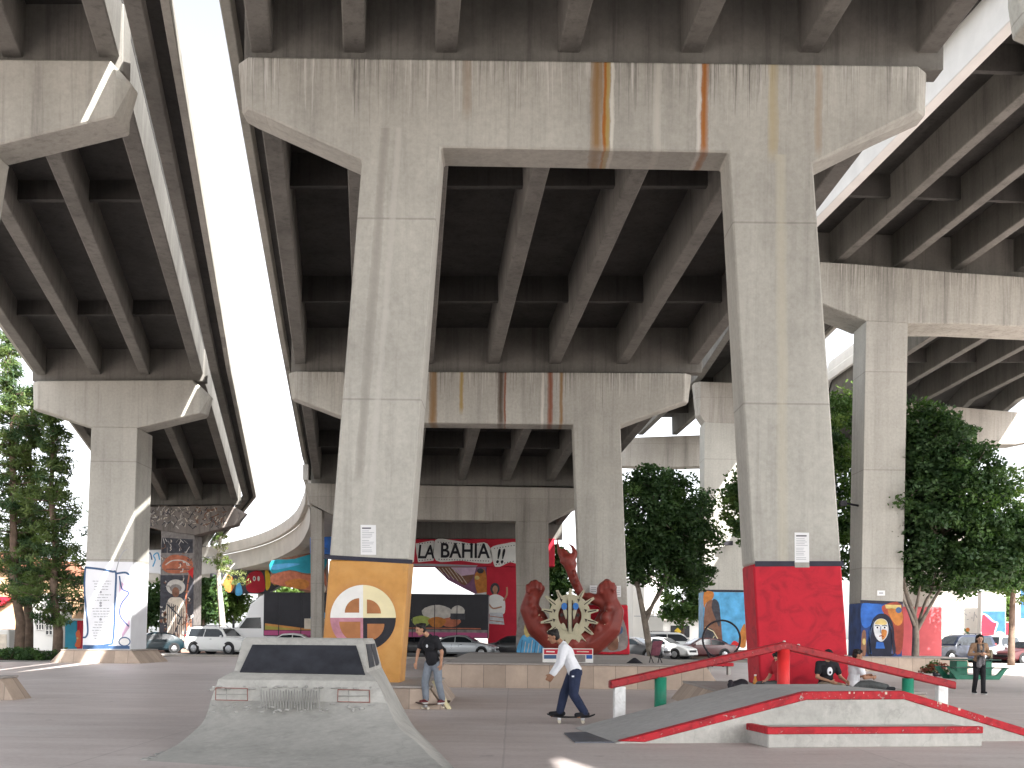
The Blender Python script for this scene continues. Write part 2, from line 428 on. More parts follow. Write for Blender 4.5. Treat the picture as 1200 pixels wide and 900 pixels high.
def cap_beam(parent, D, thick, px, mat, ch=0.3, name='cap_beam', bevel=0.035):
    pts = [XZ(u, v, D) for u, v in px]
    xl = min(p[0] for p in pts); xr = max(p[0] for p in pts)
    cl = [(min(max(x, xl + ch), xr - ch), z) for x, z in pts]
    mb = MB()
    mb.loft([[(x, D, z) for x, z in cl], [(x, D + ch, z) for x, z in pts], [(x, D + thick - ch, z) for x, z in pts], [(x, D + thick, z) for x, z in cl]])
    return mb.build(name, mat, parent, bevel=bevel)
def column(parent, D, tl, tr, bl, br, d_top, d_bot, mat, split=None, base_mat=None, yoff=0.0, bevel=0.02):
    """front face given by four photo points; split = photo row where the painted lower part begins"""
    a, b_, c, d = P(*tl, D), P(*tr, D), P(*bl, D), P(*br, D)
    def at(z):
        t1 = (z - c.z) / (a.z - c.z); t2 = (z - d.z) / (b_.z - d.z)
        return c.x + (a.x - c.x) * t1, d.x + (b_.x - d.x) * t2, d_bot + (d_top - d_bot) * t1
    def ring(zl, zr):
        xl, _, dp = at(zl); _, xr, _ = at(zr)
        y0 = D + yoff
        return [(xl, y0, zl), (xr, y0, zr), (xr, y0 + dp, zr), (xl, y0 + dp, zl)]
    z0 = min(c.z, d.z)
    top = ring(a.z, b_.z); out = {}
    if split is None:
        m = MB(); m.loft([ring(z0, z0), top]); out['column'] = m.build('column', mat, parent, bevel=bevel)
    else:
        zs = P((bl[0] + br[0]) / 2, split, D).z
        m = MB(); m.loft([ring(zs, zs), top]); out['column'] = m.build('column', mat, parent, bevel=bevel)
        m = MB(); m.loft([ring(z0, z0), ring(zs, zs)]); out['base'] = m.build('painted_base', base_mat, parent, bevel=bevel)
    out['at'] = at
    return out
def pier(label, x, D, group='concrete bridge piers'):
    return thing('bridge_pier', label, 'bridge pier', (x, D, 0), 0, group)

def portal(parent, D, thick, taper, left, right, legL, legR, mat, ch):
    """cap and both legs cast as one frame, down to the painted feet"""
    def edge(t, b_, v): f = (v - t[1]) / (b_[1] - t[1]); return (t[0] + (b_[0] - t[0]) * f, v)
    tl, tr, bl, br, sp1, m1 = legL; tl2, tr2, bl2, br2, sp2, m2 = legR
    px = left + [tl, edge(tl, bl, sp1), edge(tr, br, sp1), tr, tl2, edge(tl2, bl2, sp2), edge(tr2, br2, sp2), tr2] + right
    pts = [XZ(u, v, D) for u, v in px]; zt = max(z for x, z in pts)
    xl = min(p[0] for p in pts); xr = max(p[0] for p in pts)
    cl = [(min(max(x, xl + ch), xr - ch), z) for x, z in pts]
    bk = lambda z: D + thick + taper * (zt - z) / zt
    mb = MB()
    mb.loft([[(x, D, z) for x, z in cl], [(x, D + ch, z) for x, z in pts], [(x, bk(z) - ch, z) for x, z in pts], [(x, bk(z), z) for x, z in cl]])
    mb.build('frame', mat, parent, bevel=.035)
    for (tl, tr, bl, br, sp_, m) in (legL, legR):
        q = [XZ(*edge(tl, bl, sp_), D), XZ(*edge(tr, br, sp_), D), XZ(*br, D), XZ(*bl, D)]
        mb = MB(); mb.loft([[(x, D, z) for x, z in q], [(x, bk(z), z) for x, z in q]]); mb.build('painted_base', m, parent, bevel=.035)
M_red = worn_paint('red_mural_paint', (0.46, 0.012, 0.027), (0.30, 0.008, 0.020), chips=.70, grime=.3)
M_orange = None
def orange_mat():
    m, nt, b = new_mat('ochre_mural_paint')
    p = coords(nt, True)
    n = noise(nt, p, 1.1, 5, 0.6); f = noise(nt, p, 8, 5)
    col = ramp(nt, n, [(0.3, (0.42, 0.19, 0.035)), (0.5, (0.52, 0.25, 0.055)), (0.75, (0.58, 0.31, 0.09))])
    col = mixc(nt, 0.3, col, ramp(nt, f, [(0.3, 0.4), (0.7, 0.6)]), 'OVERLAY')
    c = P(424, 724, 23.6)
    d = nd(nt, 'ShaderNodeVectorMath', operation='DISTANCE'); nt.links.new(p, d.inputs[0]); d.inputs[1].default_value = (c.x, c.y, c.z)
    k = mth(nt, 'ADD', d.outputs['Value'], mth(nt, 'MULTIPLY', n, 0.4))
    k = ramp(nt, mth(nt, 'DIVIDE', k, 2.0), [(0.30, 1.0), (0.52, 0.0)])
    col = mixc(nt, mth(nt, 'MULTIPLY', k, 0.8), col, (0.38, 0.14, 0.055))
    g2 = noise(nt, p, 4.0, 6, .8); col = mixc(nt, mth(nt, 'MULTIPLY', mth(nt, 'SUBTRACT', g2, .54), 2.2, clamp=True), col, (0.26, 0.12, 0.035))
    col = mixc(nt, mth(nt, 'MULTIPLY', mth(nt, 'SUBTRACT', noise(nt, p, 22, 6, .8), .66), 12.0, clamp=True), col, (0.5, 0.42, 0.30))
    nt.links.new(col, b.inputs['Base Color']); b.inputs['Roughness'].default_value = 0.6
    return m
M_orange = orange_mat()
M_black = paint('black_paint', (0.022, 0.021, 0.026), 0.6, 0.3, 4)
M_white = paint('white_paint', (0.74, 0.73, 0.70), 0.6, 0.06, 4)
M_cream = paint('cream_paint', (0.72, 0.64, 0.40), 0.6, 0.06, 3)
M_pink = paint('faded_pink_paint', (0.46, 0.21, 0.26), 0.6, 0.35, 2.5)
M_rust = paint('brown_ochre_paint', (0.36, 0.15, 0.06), 0.6, 0.2, 3)
M_navyband = paint('dark_band_paint', (0.03, 0.03, 0.045), 0.6, 0.2, 3)
M_notice = paint('notice_white', (0.72, 0.72, 0.72), 0.5, 0.03, 3)
M_ink = paint('notice_ink', (0.10, 0.10, 0.11), 0.6, 0.1, 3)
M_inkg = paint('grey_ink', (0.33, 0.34, 0.36), 0.6, 0.1, 3)

def girder_front(y_, pts): return pts
# ---- front portal ------------------------------------------------------------
C1 = pier('front two-legged concrete pier, one foot ochre with a quartered wheel, the other foot red', 0.4, 23.6)
portal(C1, 23.6, .95, .25, [(275, 66), (280, 126)], [(1090, 129), (1092, 77)], ((424, 187), (517, 172.3), (374, 803), (468, 803), 656, M_orange), ((854, 178.2), (953, 191), (891, 803), (996, 803), 661, M_red), M_cap1, .28)
dc = Decal(23.6)
dc.poly([(379.5, 650), (483.5, 656), (483.3, 661), (379.2, 655)], M_navyband, 0)
dc.build('band', C1)
dc = Decal(23.6)
dc.poly([(884.5, 657.5), (988.5, 657.5), (988.8, 663.5), (884.9, 664)], M_navyband, 0)
dc.build('band', C1)
# emblem: a quartered wheel, ring and cross in white, cream, black and pink
dc = Decal(23.6)
ex, ey, ro, ri = 425.5, 724.0, 38.5, 22.0
def quarter(a0, a1, m):
    o = circle(ex, ey, ro, 14, a0, a1); 
    dc.poly(o + [(ex, ey)], m, 0)
quarter(180, 270, M_white); quarter(270, 360, M_cream); quarter(0, 90, M_black); quarter(90, 180, M_pink)
for (sx, sy, a0, gx_, gy_, rq) in ((-1, -1, 180, 4.5, 6, 17), (1, -1, 270, 4.5, 5, 16.5), (1, 1, 0, 5, 7, 20), (-1, 1, 90, 3, 4.5, 25)):
    cx, cy = ex + sx * gx_, ey + sy * gy_
    dc.poly(circle(cx, cy, rq, 10, a0, a0 + 90) + [(cx, cy)], M_rust, 1)
dc.build('wheel_emblem', C1)
def notice(D, u0, v0, u1, v1, name='notice', parent=None):
    d = Decal(D, 0.006)
    d.poly([(u0, v0), (u1, v0 + .3), (u1 + .3, v1 + .3), (u0 + .3, v1)], M_notice, 0)
    k = v0 + 4; i = 0
    random.seed(int(u0))
    while k < v1 - 2:
        wd = random.uniform(0.55, 0.9) * (u1 - u0)
        d.line([(u0 + 1.8, k), (u0 + wd, k)], 0.55 if i else 1.6, M_inkg if i else M_ink, 1)
        k += 2.0 if i % 5 else 3.2; i += 1
    d.build(name, parent)
notice(23.6, 422.5, 615, 440.5, 650, 'notice', C1)
notice(23.6, 931, 624, 948, 659, 'notice', C1)
d_ = Decal(23.6, 0.010); d_.poly([(931, 659), (948, 659), (948.5, 665), (931.5, 665)], M_conc); d_.build('scraped_patch', C1)

# ---- second portal -------------------------------------------------------------
M_sculptred = paint('sculpture_red', (0.38, 0.045, 0.035), 0.35, 0.25, 1.2, world=True)
C2 = pier('two-legged concrete pier whose right leg has a red foot behind the red sculpture', 0.0, 47.1)
portal(C2, 47.1, 1.1, .25, [(336, 435), (340, 466)], [(808, 470), (812, 437)], ((412, 492), (494, 495.5), (400, 769), (466, 769), 740, M_conc), ((671.5, 497.5), (727, 498), (682, 767), (738, 767), 709, M_red), M_cap2, .35)
# ---- third and far portal ------------------------------------------------------
C3 = pier('shaded grey two-legged pier between the red sculpture pier and the LA BAHIA wall', -3, 70)
cap_beam(C3, 70, 1.3, [(357, 566), (361, 590), (388, 603), (440, 608), (604, 611), (643, 611.5), (688, 590), (690, 572)], M_conc_far, 0.4)
column(C3, 70, (410, 606), (450, 608), (408, 764), (446, 764), 1.2, 1.2, M_conc_far)
column(C3, 70, (604, 611), (642.5, 611.5), (606, 768), (645, 768), 1.2, 1.4, M_conc_far)
column(C3, 70, (364, 592.5), (377, 598.5), (364, 764), (377, 764), 1.0, 1.0, M_conc_far)

# ---- left single-column piers ---------------------------------------------------
L1 = pier('nearest pier at the left edge showing only its cap with a sunlit tip', -10, 24.6)
cap_beam(L1, 24.6, 1.0, [(-330, 66), (-330, 100), (-130, 182), (-13, 172), (136, 136), (150, 92), (130, 70)], concrete('left_cap_concrete', V_conc, 0.3, joints=0), 0.3)
column(L1, 24.6, (-128, 182), (-13, 172.3), (-240, 806), (-120, 806), 1.0, 1.2, M_conc)
M_textwall = paint('white_wall_paint', (0.76, 0.77, 0.80), 0.6, 0.05, 1.0, world=True)
M_blue = paint('mural_blue', (0.035, 0.12, 0.36), 0.5, 0.3, 2, world=True)
M_lblue = paint('mural_sky_blue', (0.10, 0.36, 0.62), 0.5, 0.3, 1.5, world=True)
M_slate = paint('mural_slate_blue', (0.05, 0.10, 0.20), 0.5, 0.2, 2, world=True)
M_pinkish = paint('mural_lilac', (0.55, 0.38, 0.50), 0.5, 0.15, 2, world=True)
L2 = pier('T-shaped pier whose white foot carries lines of text in a blue frame', -19, 52)
cap_beam(L2, 52, 1.3, [(34, 446), (35, 478), (107, 500.5), (163, 501), (238, 484), (244, 462), (226, 445)], concrete('left_second_cap_concrete', V_conc, 0.22, joints=0), 0.4)
column(L2, 52, (107, 500.5), (161, 501), (96.5, 761), (152.5, 761), 2.2, 2.3, M_conc, 658, M_textwall)
dc = Decal(52)
W2 = 1.6
fr = spline([(100, 665), (118, 667), (132, 670), (136, 672), (135, 700), (134, 730), (132, 752), (128, 755), (112, 757), (98, 757)], 4, False)
dc.line(fr, W2 + .8, M_slate, 1)
dc.line(spline([(100, 665), (99, 690), (101, 715), (103, 738), (101, 746), (97, 747)], 4, False), 2.0, M_slate, 1)
dc.line(spline([(137, 672), (147, 671), (152, 674)], 4, False), 2.2, M_slate, 1)
dc.line(spline([(140, 675), (143, 690), (151, 695), (142, 708), (141, 722), (151, 734)], 4, False), 1.8, M_slate, 1)
dc.poly(circle(146, 752, 6.5, 18, ry=5), M_white, 2); dc.line(circle(146, 752, 6.5, 18, ry=5) + [(152.5, 752)], 1.4, M_slate, 3)
dc.poly([(97, 756), (152, 757), (152, 760.5), (97, 760.5)], M_slate, 0)
dc.poly([(140, 680), (152, 690), (152, 735), (143, 748), (139, 720)], M_pinkish, 0)
dc.line(spline([(136, 670), (140, 655), (145, 646), (149, 644)], 4, False), 1.0, M_inkg, 1)
random.seed(4)
for k in range(22):
    vv = 681 + k * 3.2
    if k in (4, 8, 9, 14): 
        dc.poly(circle(118, vv, 1.6, 8), M_inkg, 2); continue
    a = 108 + random.uniform(0, 3); e = 131 - random.uniform(0, 5); x = a
    while x < e:
        l = random.uniform(2, 5); dc.line([(x, vv), (min(x + l, e), vv + .1)], 0.75, M_inkg, 2); x += l + 1.0
dc.build('text_mural', L2)
L3 = pier('T-shaped pier further back on the left covered in a dark grey and brown figure mural', -31, 80)
M_grey1 = paint('mural_charcoal', (0.055, 0.055, 0.065), 0.7, 0.4, 3, world=True)
M_grey2 = paint('mural_mid_grey', (0.22, 0.20, 0.19), 0.7, 0.35, 3, world=True)
M_grey3 = paint('mural_pale_grey', (0.52, 0.49, 0.45), 0.7, 0.2, 3, world=True)
M_bone = paint('mural_bone', (0.60, 0.53, 0.44), 0.7, 0.2, 3, world=True)
M_brown = paint('mural_brown', (0.20, 0.10, 0.065), 0.7, 0.3, 3, world=True)
M_brick = paint('mural_brick', (0.42, 0.14, 0.08), 0.7, 0.3, 3, world=True)
cap_beam(L3, 80, 1.3, [(150, 594), (150, 612), (190, 622), (229, 627), (276, 615), (287, 601), (271, 592)], concrete('painted_cap', (0.25, 0.22, 0.20), 0.5, joints=0), 0.4)
column(L3, 80, (189, 622), (228, 627), (186.5, 757), (226, 757), 2.0, 2.0, M_grey2)
dc = Decal(80)
random.seed(12)
for k in range(0):
    u = random.uniform(162, 262); v = random.uniform(596, 617); r = random.uniform(.9, 2.3)
    dc.poly(circle(u, v, r, 8, ry=r * random.uniform(.7, 1.8)), random.choice([M_grey3, M_grey3, M_grey1, M_bone, M_brown, M_brown if u > 225 else M_grey3]), 0 + k % 3)
for k in range(230):      # crowded pattern of letters and bones along the cap
    u = random.uniform(160, 264); v = random.uniform(595, 618); a = random.uniform(-1.2, 1.2) + (1.57 if random.random() < .6 else 0); l = random.uniform(.8, 3.2)
    dc.line([(u - l * math.cos(a), v - l * math.sin(a)), (u + random.uniform(-.6, .6), v), (u + l * math.cos(a), v + l * math.sin(a))], random.uniform(.5, 1.3), random.choice([M_grey3, M_grey2, M_grey1, M_bone] if u < 228 else [M_brown, M_brown, M_bone, M_grey1]), k % 3)
dc.poly([(190, 630), (226, 632), (226, 648), (189, 648)], M_grey1, 3)
for k in range(12):
    u = random.uniform(192, 224); v = random.uniform(632, 648); dc.line([(u, v), (u + random.uniform(-5, 5), v - random.uniform(3, 7))], .8, random.choice([M_grey3, M_grey2]), 4)
dc.poly(spline([(190, 662), (198, 652), (208, 650), (220, 653), (226, 660), (222, 670), (206, 672), (194, 670)], 4), M_brick, 3)
dc.line(spline([(194, 662), (202, 657), (214, 657), (223, 662)], 4, False), 1.2, M_grey3, 5)
dc.line([(195, 667), (222, 667)], 1.0, M_grey1, 5)
dc.poly([(188, 674), (227, 674), (226.5, 756), (187, 756)], M_grey1, 3)
dc.poly(circle(206, 688, 11, 20, ry=9), M_grey3, 4); dc.poly(circle(206, 689.5, 7, 16, ry=5), M_grey2, 5)
dc.poly(circle(206, 694, 4.4, 14, ry=6), M_brown, 6)
dc.poly(spline([(198, 702), (206, 700), (214, 702), (218, 716), (216, 738), (214, 755), (198, 755), (196, 735), (194, 716)], 4), M_bone, 5)
for k in range(9): dc.line([(197 + k * 2.2, 705 + k), (195 + k * 2.6, 752)], .9, random.choice([M_brown, M_grey1, M_grey2]), 6)
dc.line([(196, 708), (212, 724), (204, 744)], 1.8, M_grey1, 7)
for k in range(16):
    u = random.choice([random.uniform(188, 196), random.uniform(217, 226)]); v = random.uniform(715, 753)
    dc.poly(circle(u, v, random.uniform(1, 2.4), 7, ry=random.uniform(1.5, 4)), random.choice([M_bone, M_grey3, M_brown]), 6)
dc.line([(222, 672), (218, 700), (220, 750)], 1.6, M_brick, 7)
dc.poly([(220, 670), (227, 664), (226, 678)], paint('mural_bright_red', (0.55, 0.03, 0.03), 0.6, 0.15, 3), 7)
for k in range(90):
    u = random.uniform(188, 226); v = random.uniform(632, 754); a = random.uniform(0, 3.14); l = random.uniform(1, 4)
    if 196 < u < 217 and 680 < v < 700: continue
    dc.line([(u, v), (u + l * math.cos(a), v + l * math.sin(a)), (u + l * 1.5 * math.cos(a + .6), v + l * 1.5 * math.sin(a + .6))], random.uniform(.5, 1.4), random.choice([M_bone, M_grey3, M_grey2, M_grey1, M_brown, M_brown]), 8)
dc.build('figure_mural', L3)
L4 = pier('farthest pier of the left roadway with a pale blue figure mural along its cap', -40, 112)
cap_beam(L4, 112, 1.4, [(120, 646), (120, 668), (186, 672), (214, 690), (262, 668), (262, 642)], M_textwall, 0.4)
column(L4, 112, (186, 672), (212, 688), (186, 756), (212, 756), 1.6, 1.6, M_conc_far)
dc = Decal(112)
for k in range(12):
    u = 152 + k * 9; dc.line(spline([(u, 664), (u + 3, 656), (u + 1, 651), (u + 6, 648), (u + 8, 656)], 3, False), 1.6, random.choice([M_blue, M_slate, M_lblue]), 1)
dc.poly([(156, 672), (170, 668), (167, 694), (155, 697)], paint('mural_yellow', (0.62, 0.45, 0.06), 0.6, 0.15, 2, world=True), 1)
dc.build('blue_mural', L4)

# ---- right piers -----------------------------------------------------------------
R1 = pier('pier at the upper right corner showing only a pale cap tip', 26, 30)
cap_beam(R1, 30, 1.2, [(1198, -90), (1198, -14), (1207, 20), (1290, 52), (1500, 66), (1760, 40), (1760, -110)], M_conc, 0.3)
column(R1, 30, (1330, 62), (1445, 64.5), (1330, 850), (1440, 850), 1.8, 1.8, M_conc)
R2 = pier('tall single-column pier with a blue and red portrait of a long-haired woman', 17, 52)
cap_beam(R2, 52, 2.3, [(925, 305), (925, 342), (972, 359), (1003, 371), (1015, 376), (1066, 379), (1120, 379), (1330, 388), (1330, 333), (1120, 319), (1000, 309)], concrete('right_cap_concrete', V_conc, 0.35, ztop=P(1100, 315, 52).z, zlen=2.5, joints=0), 0.3)
M_ptblue = paint('portrait_blue', (0.02, 0.05, 0.17), 0.6, 0.5, 1.4, world=True)
column(R2, 52, (1015, 376), (1064, 378.5), (1008, 770), (1057, 770), 1.9, 1.9, M_conc, 707, M_ptblue)
dc = Decal(52)
M_ptred = paint('portrait_red', (0.26, 0.05, 0.03), 0.6, 0.4, 1.8, world=True)
M_ptgold = paint('portrait_gold', (0.52, 0.40, 0.15), 0.6, 0.25, 3, world=True)
M_ptpale = paint('portrait_pale', (0.55, 0.56, 0.58), 0.6, 0.2, 4, world=True)
M_ptdark = paint('portrait_dark', (0.012, 0.014, 0.03), 0.6, 0.4, 3, world=True)
M_ptorange = paint('portrait_orange', (0.45, 0.17, 0.04), 0.6, 0.3, 3, world=True)
M_ptmid = paint('portrait_mid_blue', (0.03, 0.12, 0.42), 0.6, 0.35, 2, world=True)
dc.poly([(1008, 703), (1058, 705), (1058, 708), (1008, 706.5)], M_navyband, 0)
dc.poly(spline([(1010, 708), (1022, 707.5), (1036, 710), (1034, 722), (1024, 730), (1014, 736), (1009, 728)], 3), M_ptmid, 0)
dc.poly(spline([(1036, 709), (1057, 709), (1057.5, 760), (1048, 764), (1043, 730), (1034, 716)], 3), M_ptred, 1)
dc.poly(spline([(1040, 714), (1056, 716), (1057, 730), (1049, 732)], 3), M_ptorange, 2)
dc.poly([(1037, 708.5), (1056, 709), (1056, 714), (1038, 713)], M_ptgold, 2)
dc.poly(circle(1053, 715, 3.6, 12), M_slate, 3)
dc.poly(spline([(1022, 728), (1027, 721), (1033, 719), (1040, 721), (1046, 730), (1048, 748), (1047, 768), (1017, 768), (1018, 745)], 4), M_ptdark, 3)
dc.poly(spline([(1024, 731), (1028, 726), (1034, 725), (1039, 728), (1041, 736), (1040, 744), (1036, 750), (1032, 752), (1027, 748), (1024, 740)], 4), M_ptpale, 4)
dc.poly(spline([(1025, 731), (1029, 726), (1035, 725.5), (1039, 729), (1038, 732), (1031, 732)], 4), M_ptgold, 5)
dc.poly(spline([(1033, 738), (1039, 739), (1038, 746), (1034, 750), (1033, 745)], 4), M_ptorange, 5)
for ux in (1028, 1036.5):
    dc.poly(circle(ux, 735.4, 2.6, 12, ry=1.2), M_white, 6); dc.poly(circle(ux, 735.4, 1.2, 8), M_ptdark, 7)
    dc.line([(ux - 3, 733.4), (ux, 732.6), (ux + 3, 733.5)], .8, M_ptdark, 6)
dc.line([(1032, 734), (1031.4, 741), (1033.2, 742)], .8, M_slate, 6); dc.line([(1030, 745.6), (1032.5, 745), (1035.5, 745.8)], 1.3, M_ptred, 6)
dc.poly([(1027, 752), (1035, 753), (1037, 760), (1026, 760)], M_ptmid, 4)
for k in range(8): dc.line(spline([(1024 - k * .5, 727 + k), (1020 - k * .3, 745), (1019 + k * .3, 766)], 3, False), .5, random.choice([M_slate, M_ptmid, M_inkg]), 5)
for k in range(6): dc.line(spline([(1042 + k * .5, 730 + k), (1045, 748), (1044 + k * .5, 766)], 3, False), .5, random.choice([M_slate, M_ptmid, M_brown]), 5)
dc.poly(spline([(1006 + 4, 742), (1014, 739), (1015, 752), (1014, 768), (1009, 768)], 3), M_brown, 4)
dc.poly(circle(1012.5, 752, 2, 8, ry=4), M_ptgold, 5)
dc.build('portrait_mural', R2)
dc = Decal(52); dc.poly([(1028, 692), (1037, 692), (1037, 698), (1028, 698)], M_notice, 0); dc.line([(1030, 695), (1035, 695)], 1.6, M_inkg, 1); dc.build('small_plate', R2)
mb = MB(); q = P(996, 588, 52); mb.box(q.x - .28, q.x + .02, 52.5, 52.8, q.z - .12, q.z + .12); mb.tube([(q.x, 52.65, q.z), (q.x + .6, 52.65, q.z - .1)], .05); mb.build('floodlight', M_black, R2)

R3 = pier('pier with a sky blue and orange figure mural at its foot behind a hoop', 14, 78)
cap_beam(R3, 78, 1.6, [(814, 447), (818, 486), (826, 495), (866, 496.5), (960, 500), (960, 452)], M_conc_far, 0.4)
column(R3, 78, (825.5, 494.7), (872, 496.7), (824, 758), (874, 758), 2.0, 2.0, M_conc, 694, M_lblue)
dc = Decal(78)
dc.poly([(824, 691), (874, 691.5), (874, 694), (824, 693.5)], M_navyband, 0)
dc.poly(spline([(825, 694), (836, 694), (835, 702), (828, 706), (825, 712)], 3), M_ptorange, 1)
dc.poly(spline([(826, 712), (834, 703), (841, 707), (844, 720), (846, 745), (845, 757), (826, 757)], 3), M_brown, 2)
dc.poly(spline([(836, 702), (842, 706), (844, 720), (843, 735), (838, 724), (834, 712)], 3), M_grey1, 3)
dc.poly(spline([(826, 742), (832, 736), (838, 742), (842, 757), (826, 757)], 3), M_grey1, 3)
dc.line([(826, 735), (836, 740), (846, 757)], 1.0, M_cream, 4); dc.line([(831, 757), (837, 745)], .8, M_cream, 4)
dc.poly(spline([(866, 757), (867, 742), (873, 731), (874, 757)], 3), M_ptorange, 2)
dc.poly(spline([(856, 757), (860, 751), (866, 754), (866, 757)], 3), paint('mural_bright_red', (0.55, 0.03, 0.03)), 3)
dc.build('figure_mural', R3)
mb = MB(); q = P(853, 637, 77.6); mb.box(q.x - .3, q.x + .3, 77.3, 77.7, q.z - .12, q.z + .16); mb.tube([(q.x, 77.6, q.z), (q.x, 78.02, q.z)], .05); mb.build('floodlight', M_black, R3)
R4 = pier('distant pier with a pale cap seen above the dark tree in the middle right', 13, 97)
cap_beam(R4, 97, 1.5, [(727, 513), (727, 546), (775, 548), (875, 545), (875, 508)], M_conc_far, 0.4)
column(R4, 97, (835, 545), (865, 545), (835, 756), (865, 756), 1.6, 1.6, M_conc_far)
R5 = pier('pier of the outer right roadway behind the big tree with a broad pale cap', 33, 81)
cap_beam(R5, 81, 1.6, [(1040, 470), (1040, 500), (1110, 521), (1190, 521), (1300, 500), (1300, 492)], M_conc_far, 0.4)
column(R5, 81, (1098, 516), (1130, 521), (1098, 774), (1130, 774), 1.8, 1.8, M_conc_far)

# ---- far pier with the wall painting and lettering -------------------------------------
M_muralred = paint('wall_red', (0.45, 0.02, 0.04), 0.6, 0.15, 1, world=True)
C4 = pier('far red pier with a painted woman and a white scroll reading LA BAHIA', -1, 84)
M_violet = paint('mural_violet', (0.20, 0.09, 0.16), 0.6, 0.5, 0.7, world=True)
mb = MB(); D4 = 84.0
pl = [XZ(u, v, D4) for u, v in ((478, 634), (478, 663), (519, 664), (510, 663), (650, 663), (650, 632))]
mb = MB(); mb.prism_y([XZ(u, v, D4) for u, v in ((440, 632), (440, 664), (650, 664), (650, 631))], D4, D4 + 1.2); mb.build('cap_beam', M_muralred, C4, bevel=0.03)
mb = MB(); mb.prism_y([XZ(u, v, D4) for u, v in ((509, 664.3), (572, 664.3), (572, 703), (545, 690), (524, 679))], D4 + .02, D4 + 1.15); mb.build('haunch', M_violet, C4)
mb = MB(); mb.prism_y([XZ(u, v, D4) for u, v in ((570, 664.3), (606, 664.3), (606, 769), (572, 769))], D4 - .04, D4 + 1.3); mb.build('column', M_muralred, C4, bevel=0.03)
mb = MB(); mb.prism_y([XZ(u, v, D4) for u, v in ((606, 664.3), (612, 664.3), (612, 769), (606, 769))], D4 + .3, D4 + 1.2); mb.build('side_panel', M_pinkish, C4)
dc = Decal(D4)
sil = paint('scroll_white', (0.70, 0.69, 0.66), 0.7, 0.06, 2, world=True)
s1 = [(487, 637), (506, 633.5), (509, 634), (508, 657), (490, 659), (488, 648)]
s2 = spline([(510, 633), (530, 633), (552, 637), (571, 637), (577, 658), (562, 660), (540, 657), (511, 657)], 4)
s3 = spline([(575, 642), (592, 637), (606, 637), (607, 659), (597, 659), (582, 665), (577, 655)], 4)
for i, s_ in enumerate((s1, s2, s3)): dc.poly(s_, sil, 0)
for a, b_ in (((490, 637.5), (506, 635.2)), ((490, 657), (506, 655.5)), ((512, 635.2), (568, 639)), ((513, 655.3), (574, 657.6)), ((578, 643), (604, 638.8)), ((580, 662), (603, 657.4))):
    n = max(3, int(math.hypot(b_[0] - a[0], b_[1] - a[1]) / 3))
    for k in range(n):
        t = (k + .5) / n; dc.poly(circle(a[0] + (b_[0] - a[0]) * t, a[1] + (b_[1] - a[1]) * t, .62, 8), M_black, 1)
dc.poly([(440, 663.2), (558, 664), (560, 662.5), (500, 660.5), (440, 661)], M_inkg, 1)
# haunch painting: wing, sunset, figure
dc.poly(spline([(512, 665), (545, 665), (556, 672), (545, 686), (530, 676)], 3), M_brown, 1)
for k in range(6): dc.line([(514 + k * 4, 665.5), (522 + k * 5, 676 + k * 1.6)], .7, M_bone, 2)
dc.poly([(528, 665), (558, 665), (556, 673), (540, 675)], M_pinkish, 2)
dc.poly(spline([(556, 676), (561, 668), (567, 667), (570, 676), (570, 700), (560, 697)], 3), M_ptorange, 2)
dc.poly(circle(563, 669, 4, 12, ry=3), M_grey1, 3); dc.poly(circle(559, 677, 3, 10, ry=2.4), M_ptgold, 3)
dc.poly([(556, 696), (570, 694), (570, 702.5), (556, 696.8)], M_ptpale, 3)
dc.build('scroll_mural', C4)
dc = Decal(D4 - .04)
skin = paint('mural_skin', (0.42, 0.22, 0.14), 0.6, 0.15, 2, world=True)
dc.poly(circle(580, 690, 5.6, 16, ry=7), M_grey1, 0); dc.poly(circle(580.3, 690.5, 3.1, 14, ry=4.4), skin, 1)
dc.poly([(578.5, 694), (582, 694), (582.5, 698), (578, 698)], skin, 1)
dc.poly(spline([(572, 701), (577, 697), (584, 697), (591, 702), (592, 714), (589, 720), (574, 720), (572, 712)], 4), M_white, 2)
dc.line(spline([(590, 704), (594, 697), (594, 688)], 3, False), 2.0, skin, 3); dc.line(spline([(573, 708), (578, 713), (588, 711)], 3, False), 1.8, skin, 3)
dc.poly([(574, 718), (589, 718), (591, 732), (573, 731)], M_ptpale, 3); dc.line([(574, 722), (590, 724)], .8, M_brick, 4); dc.line([(574, 727), (590, 729)], .8, M_brick, 4)
dc.build('woman_mural', C4)
dc = Decal(D4 + .3)
dc.poly([(606, 665), (612, 665), (612, 690), (606, 688)], M_violet, 0); dc.line([(606, 672), (612, 668)], 1.5, M_lblue, 1); dc.line([(606, 680), (612, 676)], 1.2, M_white, 1); dc.poly([(606, 700), (612, 698), (612, 735), (606, 738)], M_ptpale, 0)
dc.build('abstract_mural', C4)
for body, u, v, s_, sx, sh in (('LA', 498.8, 654.0, 1.42, .78, .12), ('BAHIA', 544.5, 653.4, 1.55, .84, .0), ('!!', 585.5, 659.5, 1.5, .85, .2)):
    p = P(u, v, D4); text_mesh('lettering', body, M_black, C4, (p.x, D4 - .02, p.z), s_, 0.006, sx=sx, shear=sh, off=.03)
p = P(533, 638.2, D4); mb = MB(); mb.tube([(p.x, D4 - .022, p.z - .12), (p.x + .1, D4 - .022, p.z + .05)], .05); mb.build('accent', M_black, C4)

